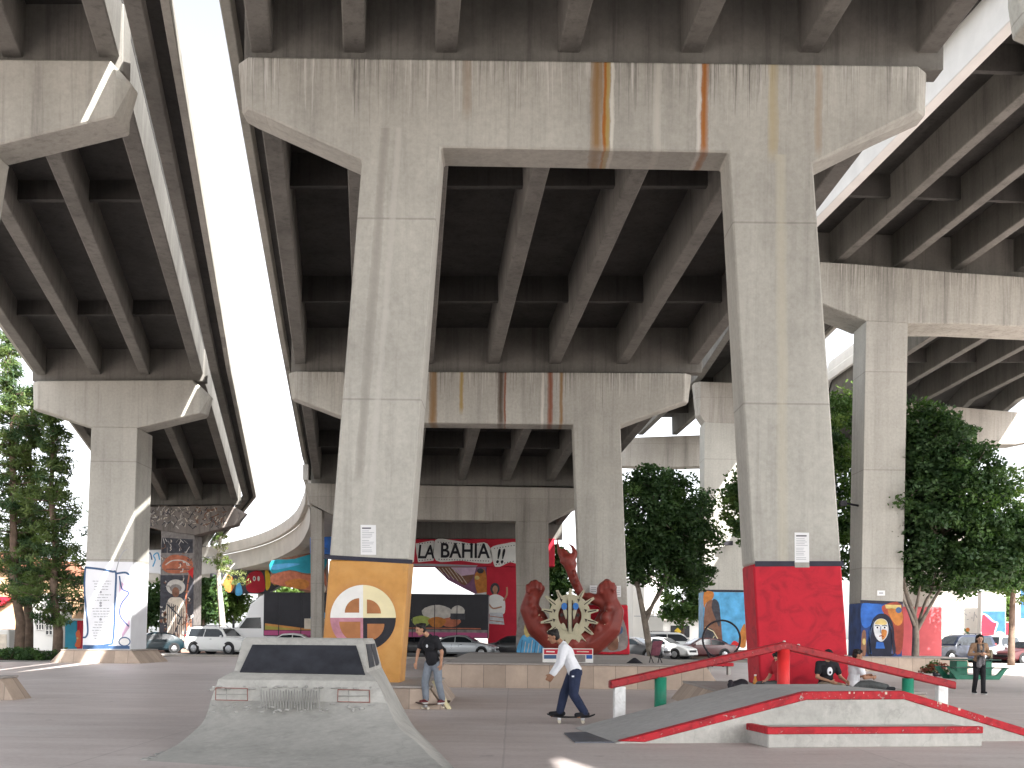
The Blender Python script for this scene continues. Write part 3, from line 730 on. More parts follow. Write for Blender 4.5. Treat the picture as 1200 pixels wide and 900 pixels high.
# ---------------------------------------------------------------- decks
GH = 1.55; GW = 0.47
def deck(label, stations, ovl, ovr, spans_dia=(0.33, 0.74), left_par=True, right_par=True, gh=GH, gw=GW, loc=None, mat=None, par_mat=None, par_h=1.25, first_mat=None):
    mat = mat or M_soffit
    ys = [s[0] for s in stations]
    t = thing('elevated_roadway', label, 'elevated road', loc or (stations[0][1][0][0], stations[0][0], 0), 0, 'elevated roadway ramps')
    N = len(stations[0][1])
    for i in range(N):
        mb = MB(); rings = []
        for y, g in stations:
            x, z = g[i]; rings.append([(x - gw / 2, y, z), (x + gw / 2, y, z), (x + gw / 2 + .05, y, z + gh + .06), (x - gw / 2 - .05, y, z + gh + .06)])
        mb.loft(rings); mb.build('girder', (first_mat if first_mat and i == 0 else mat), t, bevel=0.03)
    mb = MB(); rings = []
    for y, g in stations:
        bot = [(g[0][0] - ovl, y, g[0][1] + gh + .04)] + [(x, y, z + gh) for x, z in g] + [(g[-1][0] + ovr, y, g[-1][1] + gh + .04)]
        top = [(x, yy, z + .26) for x, yy, z in reversed(bot)]
        rings.append(bot + top)
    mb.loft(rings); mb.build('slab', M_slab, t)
    for side, on in ((0, left_par), (-1, right_par)):
        if not on: continue
        mb = MB(); rings = []
        for y, g in stations:
            s_ = -1 if side == 0 else 1
            x = g[side][0] + s_ * (ovl if side == 0 else ovr); z = g[side][1] + gh
            prof = [(.04, -.14), (.04, par_h * .36), (.0, par_h * .4), (-.02, par_h), (-.26, par_h), (-.34, min(.3, par_h * .8)), (-.36, min(.2, par_h * .6)), (-.2, -.14)]
            rings.append([(x + s_ * a, y, z + c) for a, c in prof])
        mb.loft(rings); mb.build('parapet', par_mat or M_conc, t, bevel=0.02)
    for k in range(len(stations) - 1):
        (y0, g0), (y1, g1) = stations[k], stations[k + 1]
        if y1 < 0: continue
        for f in spans_dia:
            mb = MB(); y = y0 + (y1 - y0) * f
            for i in range(N - 1):
                xa = g0[i][0] + (g1[i][0] - g0[i][0]) * f; xb = g0[i + 1][0] + (g1[i + 1][0] - g0[i + 1][0]) * f
                za = g0[i][1] + (g1[i][1] - g0[i][1]) * f; zb = g0[i + 1][1] + (g1[i + 1][1] - g0[i + 1][1]) * f
                mb.loft([[(xa + gw / 2, yy, za + .62), (xb - gw / 2, yy, zb + .62), (xb - gw / 2, yy, zb + gh + .05), (xa + gw / 2, yy, za + gh + .05)] for yy in (y - .12, y + .12)])
            mb.build('diaphragm', M_slab, t)
    return t
def end_wall(t, D, dep, g, drop, gh=GH, mat=None):
    """solid concrete diaphragm sitting on a pier cap"""
    mb = MB()
    bot = [(x, z - drop) for x, z in g]; bot[0] = (g[0][0] - GW / 2 - .12, bot[0][1]); bot[-1] = (g[-1][0] + GW / 2 + .12, bot[-1][1])
    top = [(x, z + gh + .03) for x, z in reversed([(b_[0], g[i][1]) for i, b_ in enumerate(bot)])]
    mb.loft([[(x, D, z) for x, z in bot + top], [(x, D + dep, z) for x, z in bot + top]])
    mb.build('pier_diaphragm', mat or M_soffit, t, bevel=0.02)
def pick(us, v, D, dz=0.0):
    return [(P(u, v, D).x, P(u, v, D).z + dz) for u in us]
def extrap(a, b, y):
    (ya, ga), (yb, gb) = a, b; t = (y - ya) / (yb - ya)
    return (y, [(xa + (xb - xa) * t, za + (zb - za) * t) for (xa, za), (xb, zb) in zip(ga, gb)])
# middle roadway
c1 = (24.1, pick([301, 411, 521, 667, 813, 953, 1094], 52, 23.6)); c2 = (47.7, pick([349, 420, 500, 578, 650, 730, 815], 424, 47.1))
z3 = P(550, 562, 70).z
c3 = (70.6, [(x, z3) for x in (-12.5, -9.2, -6.2, -3.3, -.5, 2.3, 5.0)])
c4 = (84.9, [(x - 1.6, 9.9) for x, z in c3[1]]); c5 = (112, [(x - 4.6, 8.4) for x, z in c3[1]])
cm = extrap(c1, c2, -45); c0 = extrap(c1, c2, 0.3); c0[1][-1] = (c0[1][-1][0] + .02, c0[1][-1][1])  # last girder nudged overhead to trim the sun patch on the plaza
D_C = deck('wide middle elevated roadway carried on the double-column piers, ribbed with girders underneath', [cm, c0, c1, c2, c3, c4, c5], 0.95, 0.85)
end_wall(D_C, 23.95, .55, c1[1], .36); end_wall(D_C, 47.5, .6, c2[1], .36); end_wall(D_C, 70.4, .6, c3[1], .3); end_wall(D_C, 84.5, .5, c4[1], 1.1)
# left roadway
l1 = (25.1, pick([-223, -109, 5, 119], 58, 24.6)); l2 = (52.6, pick([43, 108, 165, 228], 437, 52)); l3 = (80.6, pick([151, 190, 231, 273], 586, 80)); l4 = (112.6, pick([168, 190, 213, 237], 640, 112))
D_L = deck('left elevated roadway on single-column T piers beside the strip of open sky', [extrap(l1, l2, -45), extrap(l1, l2, 0.3), l1, l2, l3, l4, extrap(l3, l4, 150)], 1.1, .29, gh=1.2, right_par=False)
end_wall(D_L, 112.4, .6, l4[1], .5, 1.2); end_wall(D_L, 24.95, .5, l1[1], .3, 1.2); end_wall(D_L, 52.35, .6, l2[1], .3, 1.2); end_wall(D_L, 80.35, .6, l3[1], .3, 1.2)
# narrow gutter ramp hung beside the left roadway, a slit of daylight between the two
def edge_ramp():
    t = thing('edge_ramp', 'narrow dark ramp strip hung along the left roadway, with a bright slit between them', 'elevated road', (-11, 52, 13), 0, 'elevated roadway ramps')
    st = [extrap(l1, l2, -45), extrap(l1, l2, .3), l1, l2, l3, (l4[0], l4[1])]
    def sweep(prof, mat, nm):
        mb = MB(); mb.loft([[(g[-1][0] + a, y, g[-1][1] + c) for a, c in prof] for y, g in st]); mb.build(nm, mat, t, bevel=.02)
    sweep([(.60, .10), (.98, .10), (1.01, .40), (.60, .40)], M_soffit, 'edge_beam')
    sweep([(.603, .401), (1.44, .401), (1.44, .53), (.603, .53)], M_slab, 'slab')
    sweep([(1.33, .28), (1.54, .28), (1.54, .70), (1.50, .74), (1.48, 1.05), (1.33, 1.05)], M_conc, 'parapet')
edge_ramp()
# right roadway
r2 = (53.2, pick([915, 985, 1060, 1130, 1205, 1285, 1365], 303, 52)); r2 = (r2[0], [(x, z + (x - 15) * -.035) for x, z in r2[1]])
dyr = 53.2 - 30.9
r1 = (30.9, [(x + .166 * dyr, z + .075 * dyr) for x, z in r2[1]])
D_R = deck('high right elevated roadway whose ribbed underside fills the upper right corner', [extrap(r1, r2, -45), extrap(r1, r2, 6), r1, r2], 1.1, 1.1, par_mat=paint('skylit_pale', (.80, .79, .77), .8, .08, .8, world=True), first_mat=paint('skylit_pale', (.80, .79, .77)))  # parapet and first girder whitened to imitate sky light on them
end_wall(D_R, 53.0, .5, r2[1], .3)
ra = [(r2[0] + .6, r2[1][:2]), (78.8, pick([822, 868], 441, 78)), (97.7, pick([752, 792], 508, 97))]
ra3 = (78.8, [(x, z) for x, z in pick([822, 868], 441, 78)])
shade_deck = [(y, [(x + (2.3 if y < -9 else -.1), 20.6) for x in (15.3, 17.3, 19.2)]) for y in (-60, -10, -2, 33.0)]  # added unseen deck, edges set to block sun and narrow the ground patch
D_shade = deck('added unseen deck above the near right pier, blocking sun over the plaza', shade_deck, 1.0, 1.0, right_par=False)
D_Ra = deck('narrow inner right roadway past the tall pier, running away over the blue mural pier', ra, 0.9, 4.6, spans_dia=(.3, .7))  # right overhang widened to keep sun off the blue mural pier
SKYLIT = paint('skylit_pale', (.72, .71, .69), .8, .08, .8, world=True)  # whitened concrete, sky light on the outer parapet put into the colour
rb = [(r2[0] + .6, pick([1235, 1314, 1393, 1472, 1550], 303, 52)), (81.8, pick([984, 1037, 1090, 1145, 1200], 466, 81)), (110, pick([950, 985, 1020, 1055, 1090], 555, 110))]  # leftmost girder added to block sun from the blue mural pier
D_Rb = deck('outer right roadway descending beyond the tall pier above the big tree', rb, .6, 1.1, spans_dia=(.3, .7), par_mat=SKYLIT)
# curving ramp that leaves the middle roadway to the left
def ramp_curve():
    t = thing('curved_ramp', 'pale curved ramp sweeping left from the middle roadway, closing off the strip of sky', 'elevated road', (-15, 84, 0), 0, 'elevated roadway ramps')
    ctrl = [(-13.55, 71.5, 12.35), (-13.85, 74, 12.1), (-15.2, 80.5, 11.5), (-18.0, 89.5, 10.8), (-23.3, 100, 10.2), (-31.5, 110, 9.7), (-42, 118, 9.2), (-55, 124, 8.8), (-75, 130, 8.4)]
    pts = spline(ctrl, 6, False)
    prof_par = [(0, 0), (.05, -.02), (.05, -.95), (.0, -1.0), (-.3, -1.0), (-.3, -.02)]
    prof_fas = [(-.28, -1.03), (-.28, -2.6), (-.9, -2.75), (-3.4, -2.75), (-3.8, -2.6), (-3.8, -1.0)]
    def sweep(prof):
        rings = []
        for i, p in enumerate(pts):
            a = Vector(pts[max(0, i - 1)]); b_ = Vector(pts[min(len(pts) - 1, i + 1)]); d = (b_ - a); d.z = 0; d.normalize()
            n = Vector((-d.y, d.x, 0))       # to the left of travel = towards the viewer side
            rings.append([Vector(p) + n * o + Vector((0, 0, dz)) for o, dz in prof])
        m = MB(); m.loft(rings, smooth=False); return m
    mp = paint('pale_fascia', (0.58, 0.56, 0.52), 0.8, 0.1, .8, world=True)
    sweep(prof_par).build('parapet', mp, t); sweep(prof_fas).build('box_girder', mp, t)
    return t
ramp_curve()
# ---------------------------------------------------------------- ground furniture
def tile_mat(name, c, tw=0.62, th=0.9, world=True, c2=None):
    m, nt, b = new_mat(name)
    p = coords(nt, world)
    sep = nd(nt, 'ShaderNodeSeparateXYZ'); nt.links.new(p, sep.inputs[0])
    gn = nd(nt, 'ShaderNodeNewGeometry'); sn = nd(nt, 'ShaderNodeSeparateXYZ'); nt.links.new(gn.outputs['True Normal'], sn.inputs[0])
    fr_ = mth(nt, 'GREATER_THAN', mth(nt, 'ABSOLUTE', sn.outputs[1]), mth(nt, 'ABSOLUTE', sn.outputs[0]))
    s_ = mth(nt, 'ADD', mth(nt, 'MULTIPLY', sep.outputs[0], fr_), mth(nt, 'MULTIPLY', sep.outputs[1], mth(nt, 'SUBTRACT', 1.0, fr_)))
    q = mth(nt, 'DIVIDE', mth(nt, 'ADD', s_, 100), tw); fr = mth(nt, 'FRACT', q)
    line = mth(nt, 'LESS_THAN', fr, 0.035)
    cell = mth(nt, 'FLOOR', q); t = mth(nt, 'FRACT', mth(nt, 'MULTIPLY', mth(nt, 'SINE', mth(nt, 'MULTIPLY', cell, 37.3)), 217.3))
    c2 = c2 or tuple(x * .8 for x in c)
    col = ramp(nt, t, [(0, c2), (.5, c), (1, tuple(min(1, x * 1.12) for x in c))])
    n = noise(nt, p, 2.2, 6, .7)
    col = mixc(nt, .5, col, ramp(nt, n, [(.3, .36), (.7, .62)]), 'OVERLAY')
    col = mixc(nt, mth(nt, 'MULTIPLY', line, .55), col, (.12, .10, .085))
    nt.links.new(col, b.inputs['Base Color']); b.inputs['Roughness'].default_value = .8
    bump(nt, b, noise(nt, p, 20, 4), .15)
    return m
M_tile = tile_mat('sandstone_tile', (0.40, 0.315, 0.25))
M_tiletop = concrete('planter_top', (0.34, 0.31, 0.285), .1, joints=0)
def planter(label, x0, x1, y0, y1, h, slope=.3):
    t = thing('stone_planter', label, 'planter', ((x0 + x1) / 2, (y0 + y1) / 2, 0), 0, 'stone clad planters round the piers')
    mb = MB(); s = slope
    mb.loft([[(x0, y0, 0), (x1, y0, 0), (x1, y1, 0), (x0, y1, 0)], [(x0 + s, y0 + s * .25, h - .05), (x1 - s, y0 + s * .25, h - .05), (x1 - s, y1 - s * .25, h - .05), (x0 + s, y1 - s * .25, h - .05)]])
    mb.build('stone_side', M_tile, t, bevel=.01)
    mb = MB(); mb.box(x0 + s - .03, x1 - s + .03, y0 + s * .25 - .03, y1 - s * .25 + .03, h - .047, h); mb.build('coping', M_tiletop, t, bevel=.012)
    return t
planter('sandstone planter round the ochre-footed leg, behind the car-shaped ramp', -5.6, -1.33, 22.0, 26.6, .46)
planter('sandstone planter round the red-footed leg where the young people sit', 3.85, 8.6, 22.2, 26.8, .44)
planter('long sandstone planter running behind the two skateboarders', -2.35, 5.95, 31.2, 50.5, .70, .45)
planter('low sandstone planter below the white text mural', -21.1, -16.9, 50.6, 54.6, .62, .5)
planter('low stone planter cut off by the left edge of the photo', -18, -10.5, 23.4, 24.3, .5, .3)
planter('stone planter below the portrait of the woman', 15.4, 21.2, 51.0, 55.8, .68, .25)
planter('stone planter below the sky blue figure mural', 12.3, 18.0, 76.4, 81.5, .6, .5)
M_redstone = tile_mat('reddish_stone', (0.36, 0.22, 0.17))
t = thing('stone_plinth', 'reddish stone plinth with two lines of pale lettering below the dark figure mural', 'plinth', (P(211, 760, 78).x, 78, 0))
mb = MB(); xa, xb = P(180, 760, 78).x, P(243, 760, 78).x
mb.loft([[(xa, 77.4, 0), (xb, 77.4, 0), (xb, 83, 0), (xa, 83, 0)], [(xa + .6, 77.9, .75), (xb - .9, 77.9, .75), (xb - .9, 82.5, .75), (xa + .6, 82.5, .75)]]); mb.build('block', M_redstone, t, bevel=.03)
random.seed(5); mb = MB()
for row, (z, y) in enumerate(((.52, 77.735), (.24, 77.55))):     # worn lettering, not readable in the photo
    x = xb - 3.0 + row * .15
    while x < xb - 1.1 + row * .35:
        l = random.uniform(.12, .2); mb.box(x, x + l, y - .02, y + .02, z - .08, z + .08); x += l + random.choice([.07, .07, .22])
mb.build('worn_lettering', M_bone, t)

# ---- the concrete skate ramp shaped like the bonnet and windscreen of a car -------------
M_rampc = concrete('skate_concrete', (0.44, 0.43, 0.40), .12, joints=0, blots=.8)
M_rough = concrete('rough_skate_concrete', (0.35, 0.345, 0.325), .2, joints=0)
M_board = paint('dark_screen_board', (0.035, 0.037, 0.045), .55, .35, 3, world=True)
RL = [(0, 11.2, -4.2, -.40), (.03, 11.7, -4.17, -.62), (.1, 12.6, -4.13, -.90), (.2, 13.4, -4.10, -1.15), (.3, 14.05, -4.08, -1.41), (.42, 14.6, -4.10, -1.57), (.56, 15.05, -4.12, -1.69), (.84, 15.32, -4.05, -1.86), (.88, 15.40, -4.0, -1.90), (.95, 15.6, -3.9, -2.03), (1.38, 15.97, -3.87, -2.14), (1.42, 16.03, -3.84, -2.17)]
skr = thing('skate_ramp', 'grey concrete skate ramp shaped like a car front with a dark windscreen board', 'skate ramp', (-2.9, 15.0, 0))
fine = spline(RL[:7], 5, False) + RL[7:]
mb = MB()
mb.loft([[(xl, yf + 1.5 * max(0, 1 - z / .85) ** 2, z), (xr, yf, z), (min(xr - .06, -1.62 - .5 * min(1, z)), 17.9 + .3 * (1 - z), z), (xl + .1 * z, 17.9 + .3 * (1 - z), z)] for z, yf, xl, xr in fine], smooth=True)
bo = mb.build('body', M_rampc, skr); es = bo.modifiers.new('edge', 'EDGE_SPLIT'); es.split_angle = R(22)
def prof_y(z):
    for a, b_ in zip(RL, RL[1:]):
        if a[0] <= z <= b_[0]: return a[1] + (b_[1] - a[1]) * (z - a[0]) / (b_[0] - a[0])
    return RL[-1][1]
def on_front(u, v, off=.006):
    D = 15.3
    for _ in range(40): D = .5 * D + .5 * prof_y(min(1.42, max(0, P(u, v, D).z)))
    p = P(u, v, D); return Vector((p.x, p.y - off, p.z))
mb = MB(); q = [on_front(*c, 0) for c in ((296, 756), (417.5, 757), (428, 791), (281, 788))]
mb.loft([[c + Vector((0, .003, -.003)) for c in q], [c + Vector((0, -.012, .010)) for c in q]]); mb.build('windscreen_board', M_board, skr, bevel=.003)
M_redline = paint('brick_red_line', (0.26, 0.11, 0.09), .8, .3, 8, world=True)
for (ua, va, ub, vb) in ((253, 806, 290, 821), (396, 808, 433, 823)):
    mb = MB(); c4 = [(ua, va), (ub, va + .8), (ub + .3, vb), (ua - .3, vb - .8)]
    for a, b_ in zip(c4, c4[1:] + c4[:1]):
        mb.tube([on_front(*a, .004), on_front(*b_, .004)], .0065, 5, smooth=False)
    mb.build('headlight_outline', M_redline, skr)
    mb = MB(); mb.tube([on_front(ua + .34 * (ub - ua), va + .5, .001), on_front(ua + .34 * (ub - ua), vb - .5, .001)], .006, 5); mb.tube([on_front(ua, (va + vb) / 2, .001), on_front(ub, (va + vb) / 2, .001)], .006, 5); mb.build('headlight_line', M_rough, skr)
mb = MB()
for k in range(22):
    u = 306 + k * 3.25; mb.tube([on_front(u, 808 + (k % 3), .000), on_front(u + .2, 819, .004), on_front(u + .3, 829 + (k * 7) % 4, .0)], [.006, .009, .006], 5)
mb.build('grille_ridges', M_rough, skr)
mb = MB()     # crumbling patch of rough mortar round the lights
random.seed(8)
for k in range(70):
    u = random.uniform(247, 445); v = random.choice([random.uniform(804, 808), random.uniform(824, 834)]) + random.uniform(-1, 1)
    mb.ball(on_front(u, v, -.008), (random.uniform(.02, .05), .012, random.uniform(.008, .018)), n=7, m=5)
tag(mb.build('mortar_patch', M_rough, skr), kind='stuff')
mb = MB()     # crumbled joint where the bank meets the plaza
for k in range(60):
    t_ = k / 59; z, yf, xl, xr = .0, 0, 0, 0
    y = 12.9 + 4.9 * t_; x = -4.2 + random.uniform(-.10, .03)
    mb.ball((x, y, .004), (random.uniform(.03, .09), random.uniform(.05, .12), random.uniform(.01, .03)), n=7, m=5)
tag(mb.build('crumbled_edge', M_rough, skr), kind='stuff')
# side window outlines on the ramp's flank
mb = MB()
def on_side(y, z): 
    for a, b_ in zip(RL, RL[1:]):
        if a[0] <= z <= b_[0]:
            t_ = (z - a[0]) / (b_[0] - a[0]); yf = a[1] + (b_[1] - a[1]) * t_; xr = a[3] + (b_[3] - a[3]) * t_
            f = (y - yf) / (17.9 + .3 * (1 - z) - yf); return Vector((xr + f * (min(xr - .06, -1.62 - .5 * min(1, z)) - xr) + .004, y, z))
for poly in ([(16.25, 1.34), (16.9, 1.34), (16.85, 1.0), (16.0, 1.0)], [(17.0, 1.34), (17.6, 1.34), (17.7, 1.0), (16.98, 1.0)]):
    c = [on_side(*p_) for p_ in poly]; mb.loft([[q + Vector((-.01, 0, 0)) for q in c], [q + Vector((.006, 0, 0)) for q in c]])
mb.build('side_screen', M_board, skr)

# ---- the grind ramp with red edge, ledge in front --------------------------------------
M_rededge = worn_paint('worn_red_edge', (0.44, 0.020, 0.030), (0.26, 0.014, 0.020), chips=.575, swirl=3, grime=.7)
M_topc = concrete('smooth_skate_concrete', (0.40, 0.395, 0.385), .05, joints=0, blots=.5)
fb = thing('grind_ramp', 'concrete grind ramp with a sloped deck edged in worn red paint', 'skate ramp', (1.46, 15.4, 0), R(10))
pr = [(0, .012), (2.81, .715), (4.33, .725), (6.85, .012)]
mb = MB(); mb.loft([[(x, y, z) for x, z in pr] + [(6.85, y, -.02), (0, y, -.02)] for y in (.02, 2.45)]); mb.build('body', M_rampc, fb, world=False)
mb = MB(); mb.loft([[(x, y, z + .002) for x, z in pr] + [(x, y, z + .012) for x, z in reversed(pr)] for y in (.165, 2.44)]); mb.build('deck_surface', M_topc, fb, world=False)
mb = MB(); mb.loft([[(x, y, z - .10) for x, z in ((.42, .125), (2.81, .715), (4.33, .725), (6.5, .115))] + [(x, y, z + .018) for x, z in ((6.5, .115), (4.33, .725), (2.81, .715), (.05, .02))] for y in (0, .16)]); mb.build('red_edge', M_rededge, fb, bevel=.01, world=False)
random.seed(3); mb = MB()
for k in range(9):
    x = random.uniform(2.6, 6.2); z = .715 if x < 4.33 else .725 - (x - 4.33) * .283
    mb.box(x, x + random.uniform(.01, .04), random.uniform(-.004, .0), .10, z - random.uniform(.0, .02), z + .0195)
mb.build('paint_chips', M_bone, fb, world=False)
lg = thing('grind_ledge', 'low concrete ledge with a worn red edge in front of the grind ramp', 'ledge', (3.47, 15.02, 0), R(10))
mb = MB(); mb.box(0.02, 3.21, .02, .92, 0, .26); mb.build('body', M_rampc, lg, bevel=.015, world=False)
mb = MB(); mb.box(.0, 3.215, 0, .10, .19, .285); mb.box(0, .10, .1005, .92, .19, .285); mb.build('red_edge', M_rededge, lg, bevel=.01, world=False)
M_steel = paint('dark_steel', (0.10, 0.11, 0.135), .45, .25, 4, metal=.5, world=True)
mb = MB(); q = [GP(*c) for c in ((661, 860), (704, 858), (725, 871), (674, 871))]
mb.loft([[Vector((c.x, c.y, .006)) for c in q], [Vector((c.x, c.y, .02)) for c in q]])
tag(mb.build('steel_plate', M_steel), 'dark steel plate lying flat at the toe of the red-edged grind ramp', 'steel plate')
# ---- bent handrail on coloured posts
M_railred = worn_paint('rail_red', (0.34, 0.022, 0.028), (0.18, 0.014, 0.018), under=(.42, .36, .33), chips=.60, swirl=4, rough=.42, grime=.7)
M_postred = paint('post_red', (0.62, 0.03, 0.03), .45, .15, 3)
M_postgreen = paint('post_green', (0.02, 0.20, 0.12), .45, .2, 3)
M_postwhite = worn_paint('post_white', (0.76, 0.76, 0.75), (0.66, 0.65, 0.63), chips=.62, swirl=5, grime=.25)
rl = thing('grind_rail', 'red bent grind rail on white, green and red posts over the ramp', 'grind rail', (1.85, 19.2, 0), R(10))
mb = MB(); path = [(-.16, .66), (0, .695), (3.03, 1.36), (6.14, .71), (6.35, .665)]; rings = []
for x, z in path: rings.append([(x, -.085, z - .07), (x, .085, z - .07), (x, .085, z + .07), (x, -.085, z + .07)])
mb.loft(rings); mb.build('rail', M_railred, rl, bevel=.02, world=False)
for x, h, m, r in ((0.02, .63, M_postwhite, 0), (.76, .79, M_postgreen, .105), (3.03, 1.30, M_postred, .11), (5.43, .79, M_postgreen, .105), (6.1, .66, M_postwhite, 0)):
    mb = MB()
    if r: mb.tube([(x, 0, 0), (x, 0, h)], r, 20)
    else: mb.box(x - .1, x + .1, -.06, .06, 0, h)
    mb.build('post', m, rl, world=False, bevel=0 if r else .012)
mb = MB()
for x in (3.03, 3.3, 4.2, 5.0): z = 1.36 - abs(x - 3.03) * .21; mb.ball((x, -.02, z + .075), (.03, .03, .02), n=8, m=5)
mb.build('bolt', M_rampc, rl, world=False)

# ---- red sculpture with sun disc ---------------------------------------------------------
M_scred = paint('glazed_red', (0.175, 0.032, 0.024), .38, .25, 1.4, world=True)
M_scbeige = paint('sun_beige', (0.42, 0.385, 0.27), .5, .12, 3, world=True)
M_scdark = paint('sun_outline', (0.03, 0.022, 0.02), .5, .2, 3)
M_scblue = paint('sun_blue', (0.04, 0.16, 0.45), .4, .2, 3)
DS = 46.2
sp = thing('warrior_sculpture', 'glossy red sculpture of muscular arms and a raised hand round a beige sun disc', 'sculpture', (P(672, 760, DS).x, DS, .7))
def S(u, v, dy=0): p = P(u, v, DS); return Vector((p.x, p.y + dy, p.z))
px = DS / F
mb = MB()
def seg(pts, flat=.55):
    for (a, b_) in zip(pts, pts[1:]): mb.cap(S(a[0], a[1]), S(b_[0], b_[1]), a[2] * px, b_[2] * px, 12)
seg([(672, 762, 14), (650, 752, 14), (630, 735, 13), (620, 714, 11), (624, 699, 9.5), (627, 691, 11)])       # left arm and fist
seg([(640, 745, 12), (632, 722, 8), (621, 707, 7)])
seg([(672, 762, 14), (696, 752, 15), (714, 736, 14), (720, 718, 11.5), (714, 704, 10), (711, 692, 12)]); seg([(700, 738, 9), (708, 722, 8)])     # right arm and fist
seg([(672, 755, 20), (690, 748, 14), (655, 748, 14)])
seg([(690, 700, 6), (706, 706, 7), (714, 714, 9)])
seg([(681, 697, 5), (673, 680, 5.5), (669, 668, 6), (668, 662, 8), (666, 656, 8)])                       # raised forearm and hand
seg([(661, 656, 4.5), (656, 648, 3), (654, 640, 1.8), (653, 630, .7)])
seg([(665, 652, 3.5), (662, 646, 2.4), (661, 643, 1.4)]); seg([(671, 655, 4.2), (674, 648, 3.2), (671, 641, 2), (666, 637, .8)]); seg([(660, 658, 4), (672, 660, 4)])
for u, v in ((620, 690), (627, 684), (634, 690), (704, 690), (711, 683), (718, 689)): mb.ball(S(u, v, -.1), (5 * px, 5 * px, 5 * px))
mb.ball(S(667, 724, -.1), (22 * px, .3, 24 * px))
for (u, v, r, dy) in ((621, 706, 6, -.25), (626, 718, 7, -.3), (634, 730, 7, -.3), (712, 712, 6, -.3), (708, 724, 7, -.35), (700, 736, 7, -.3), (672, 672, 4, -.1), (675, 684, 4, -.1)): mb.ball(S(u, v, dy), (r * px * .75, .22, r * px))
for (u, v) in ((618, 687), (623, 683), (628, 682), (633, 685), (703, 687), (708, 683), (713, 682), (718, 685)): mb.cap(S(u, v, -.3), S(u, v + 7, -.38), 2.6 * px, 2.2 * px)
body = fused(mb, 'arms', M_scred, sp, .05, 3, world=True)
mb = MB()
def cut(pts, y0, y1, mi=0, n=4):
    p2 = spline(pts, n) if n else pts
    mb.loft([[S(u, v, y0) for u, v in p2], [S(u, v, y1) for u, v in p2]], mi)
cx, cy = 667, 722
for a in range(0, 360, 15):       # ring of the sun, built in arcs
    o = circle(cx, cy, 24, 3, a, a + 15.2, ry=25) ; i = circle(cx, cy, 13.5, 3, a, a + 15.2, ry=15)
    pts = o + i[::-1]; mb.loft([[S(u, v, -.62) for u, v in pts], [S(u, v, -.50) for u, v in pts]])
for a, l in ((-90, 31), (-62, 33), (-118, 33), (-38, 34), (-142, 36), (-12, 33), (-168, 33), (14, 33), (166, 34), (38, 34), (142, 32), (62, 30), (118, 30), (90, 36)):
    ca, sa = math.cos(R(a)), math.sin(R(a)); nx, ny = -sa, ca
    w_ = 3.4; pts = [(cx + ca * 19 + nx * w_, cy + sa * 19 + ny * w_), (cx + ca * (l - 4) + nx * 2.2, cy + sa * (l - 4) + ny * 2.2), (cx + ca * l + nx * 1.6 + nx, cy + sa * l + ny * 2), (cx + ca * (l + 1) - nx * .6, cy + sa * (l + 1) - ny * .6), (cx + ca * (l - 5) - nx * 1.6, cy + sa * (l - 5) - ny * 1.6), (cx + ca * 19 - nx * w_, cy + sa * 19 - ny * w_)]
    mb.loft([[S(u, v, -.60) for u, v in pts], [S(u, v, -.49) for u, v in pts]])
cut([(664.6, 700), (669.4, 700), (669, 742), (665, 742)], -.66, -.5, n=0)
cut([(654, 744), (680, 744), (686, 752), (680, 748), (677, 754), (673, 749), (670, 757), (664, 757), (661, 749), (657, 754), (654, 749), (649, 751)], -.64, -.52, n=0)
for s_ in (-1, 1):
    cut([(667 + s_ * 4, 740), (667 + s_ * 11, 735), (667 + s_ * 8, 730), (667 + s_ * 5, 734)], -.64, -.5, n=3)
    cut([(667 + s_ * 3, 716), (667 + s_ * 8, 714), (667 + s_ * 6, 723), (667 + s_ * 4, 726)], -.64, -.5, n=3)
mb.build('sun_disc', M_scbeige, sp, bevel=.012)
mb = MB()
for s_ in (-1, 1):
    cut(circle(667 + s_ * 6.6, 711, 3.4, 12, ry=4.2), -.66, -.5, n=0)
mb.build('blue_eye', M_scblue, sp)
mb = MB()
for s_ in (-1, 1):
    for (u, v) in ((18, 716), (18.5, 727), (10, 704)): cut([(667 + s_ * u - 1.7, v - 2), (667 + s_ * u + 1.7, v - 1), (667 + s_ * u, v + 2.6)], -.635, -.61, n=0)
    for (u, v) in ((9.5, 721), ): cut(circle(667 + s_ * u, v, 2.0, 10), -.635, -.48, n=0)
    cut([(667 + s_ * 2.2, 704), (667 + s_ * 3.0, 704), (667 + s_ * 2.8, 740), (667 + s_ * 2.2, 740)], -.675, -.60, n=0)
    for a in (-38, -12, 14, 38, -62):
        ca, sa = math.cos(R(a)) * s_, math.sin(R(a)); cut([(667 + ca * 21, 722 + sa * 21 - .7), (667 + ca * 31, 722 + sa * 31 - .5), (667 + ca * 31, 722 + sa * 31 + .5), (667 + ca * 21, 722 + sa * 21 + .7)], -.625, -.6, n=0)
mb.build('dark_inlay', M_scdark, sp)
mb = MB()
for k in range(6): mb.ball(S(711 - k * .6, 712 + k * 4, -.40), (1.1 * px,) * 3, n=8, m=6)
for k in range(5): mb.cap(S(620 + k * 2.6, 714 + k * 3.2, -.34), S(624 + k * 2.6, 711 + k * 3.2, -.34), .8 * px)
mb.build('studs', M_scbeige, sp)
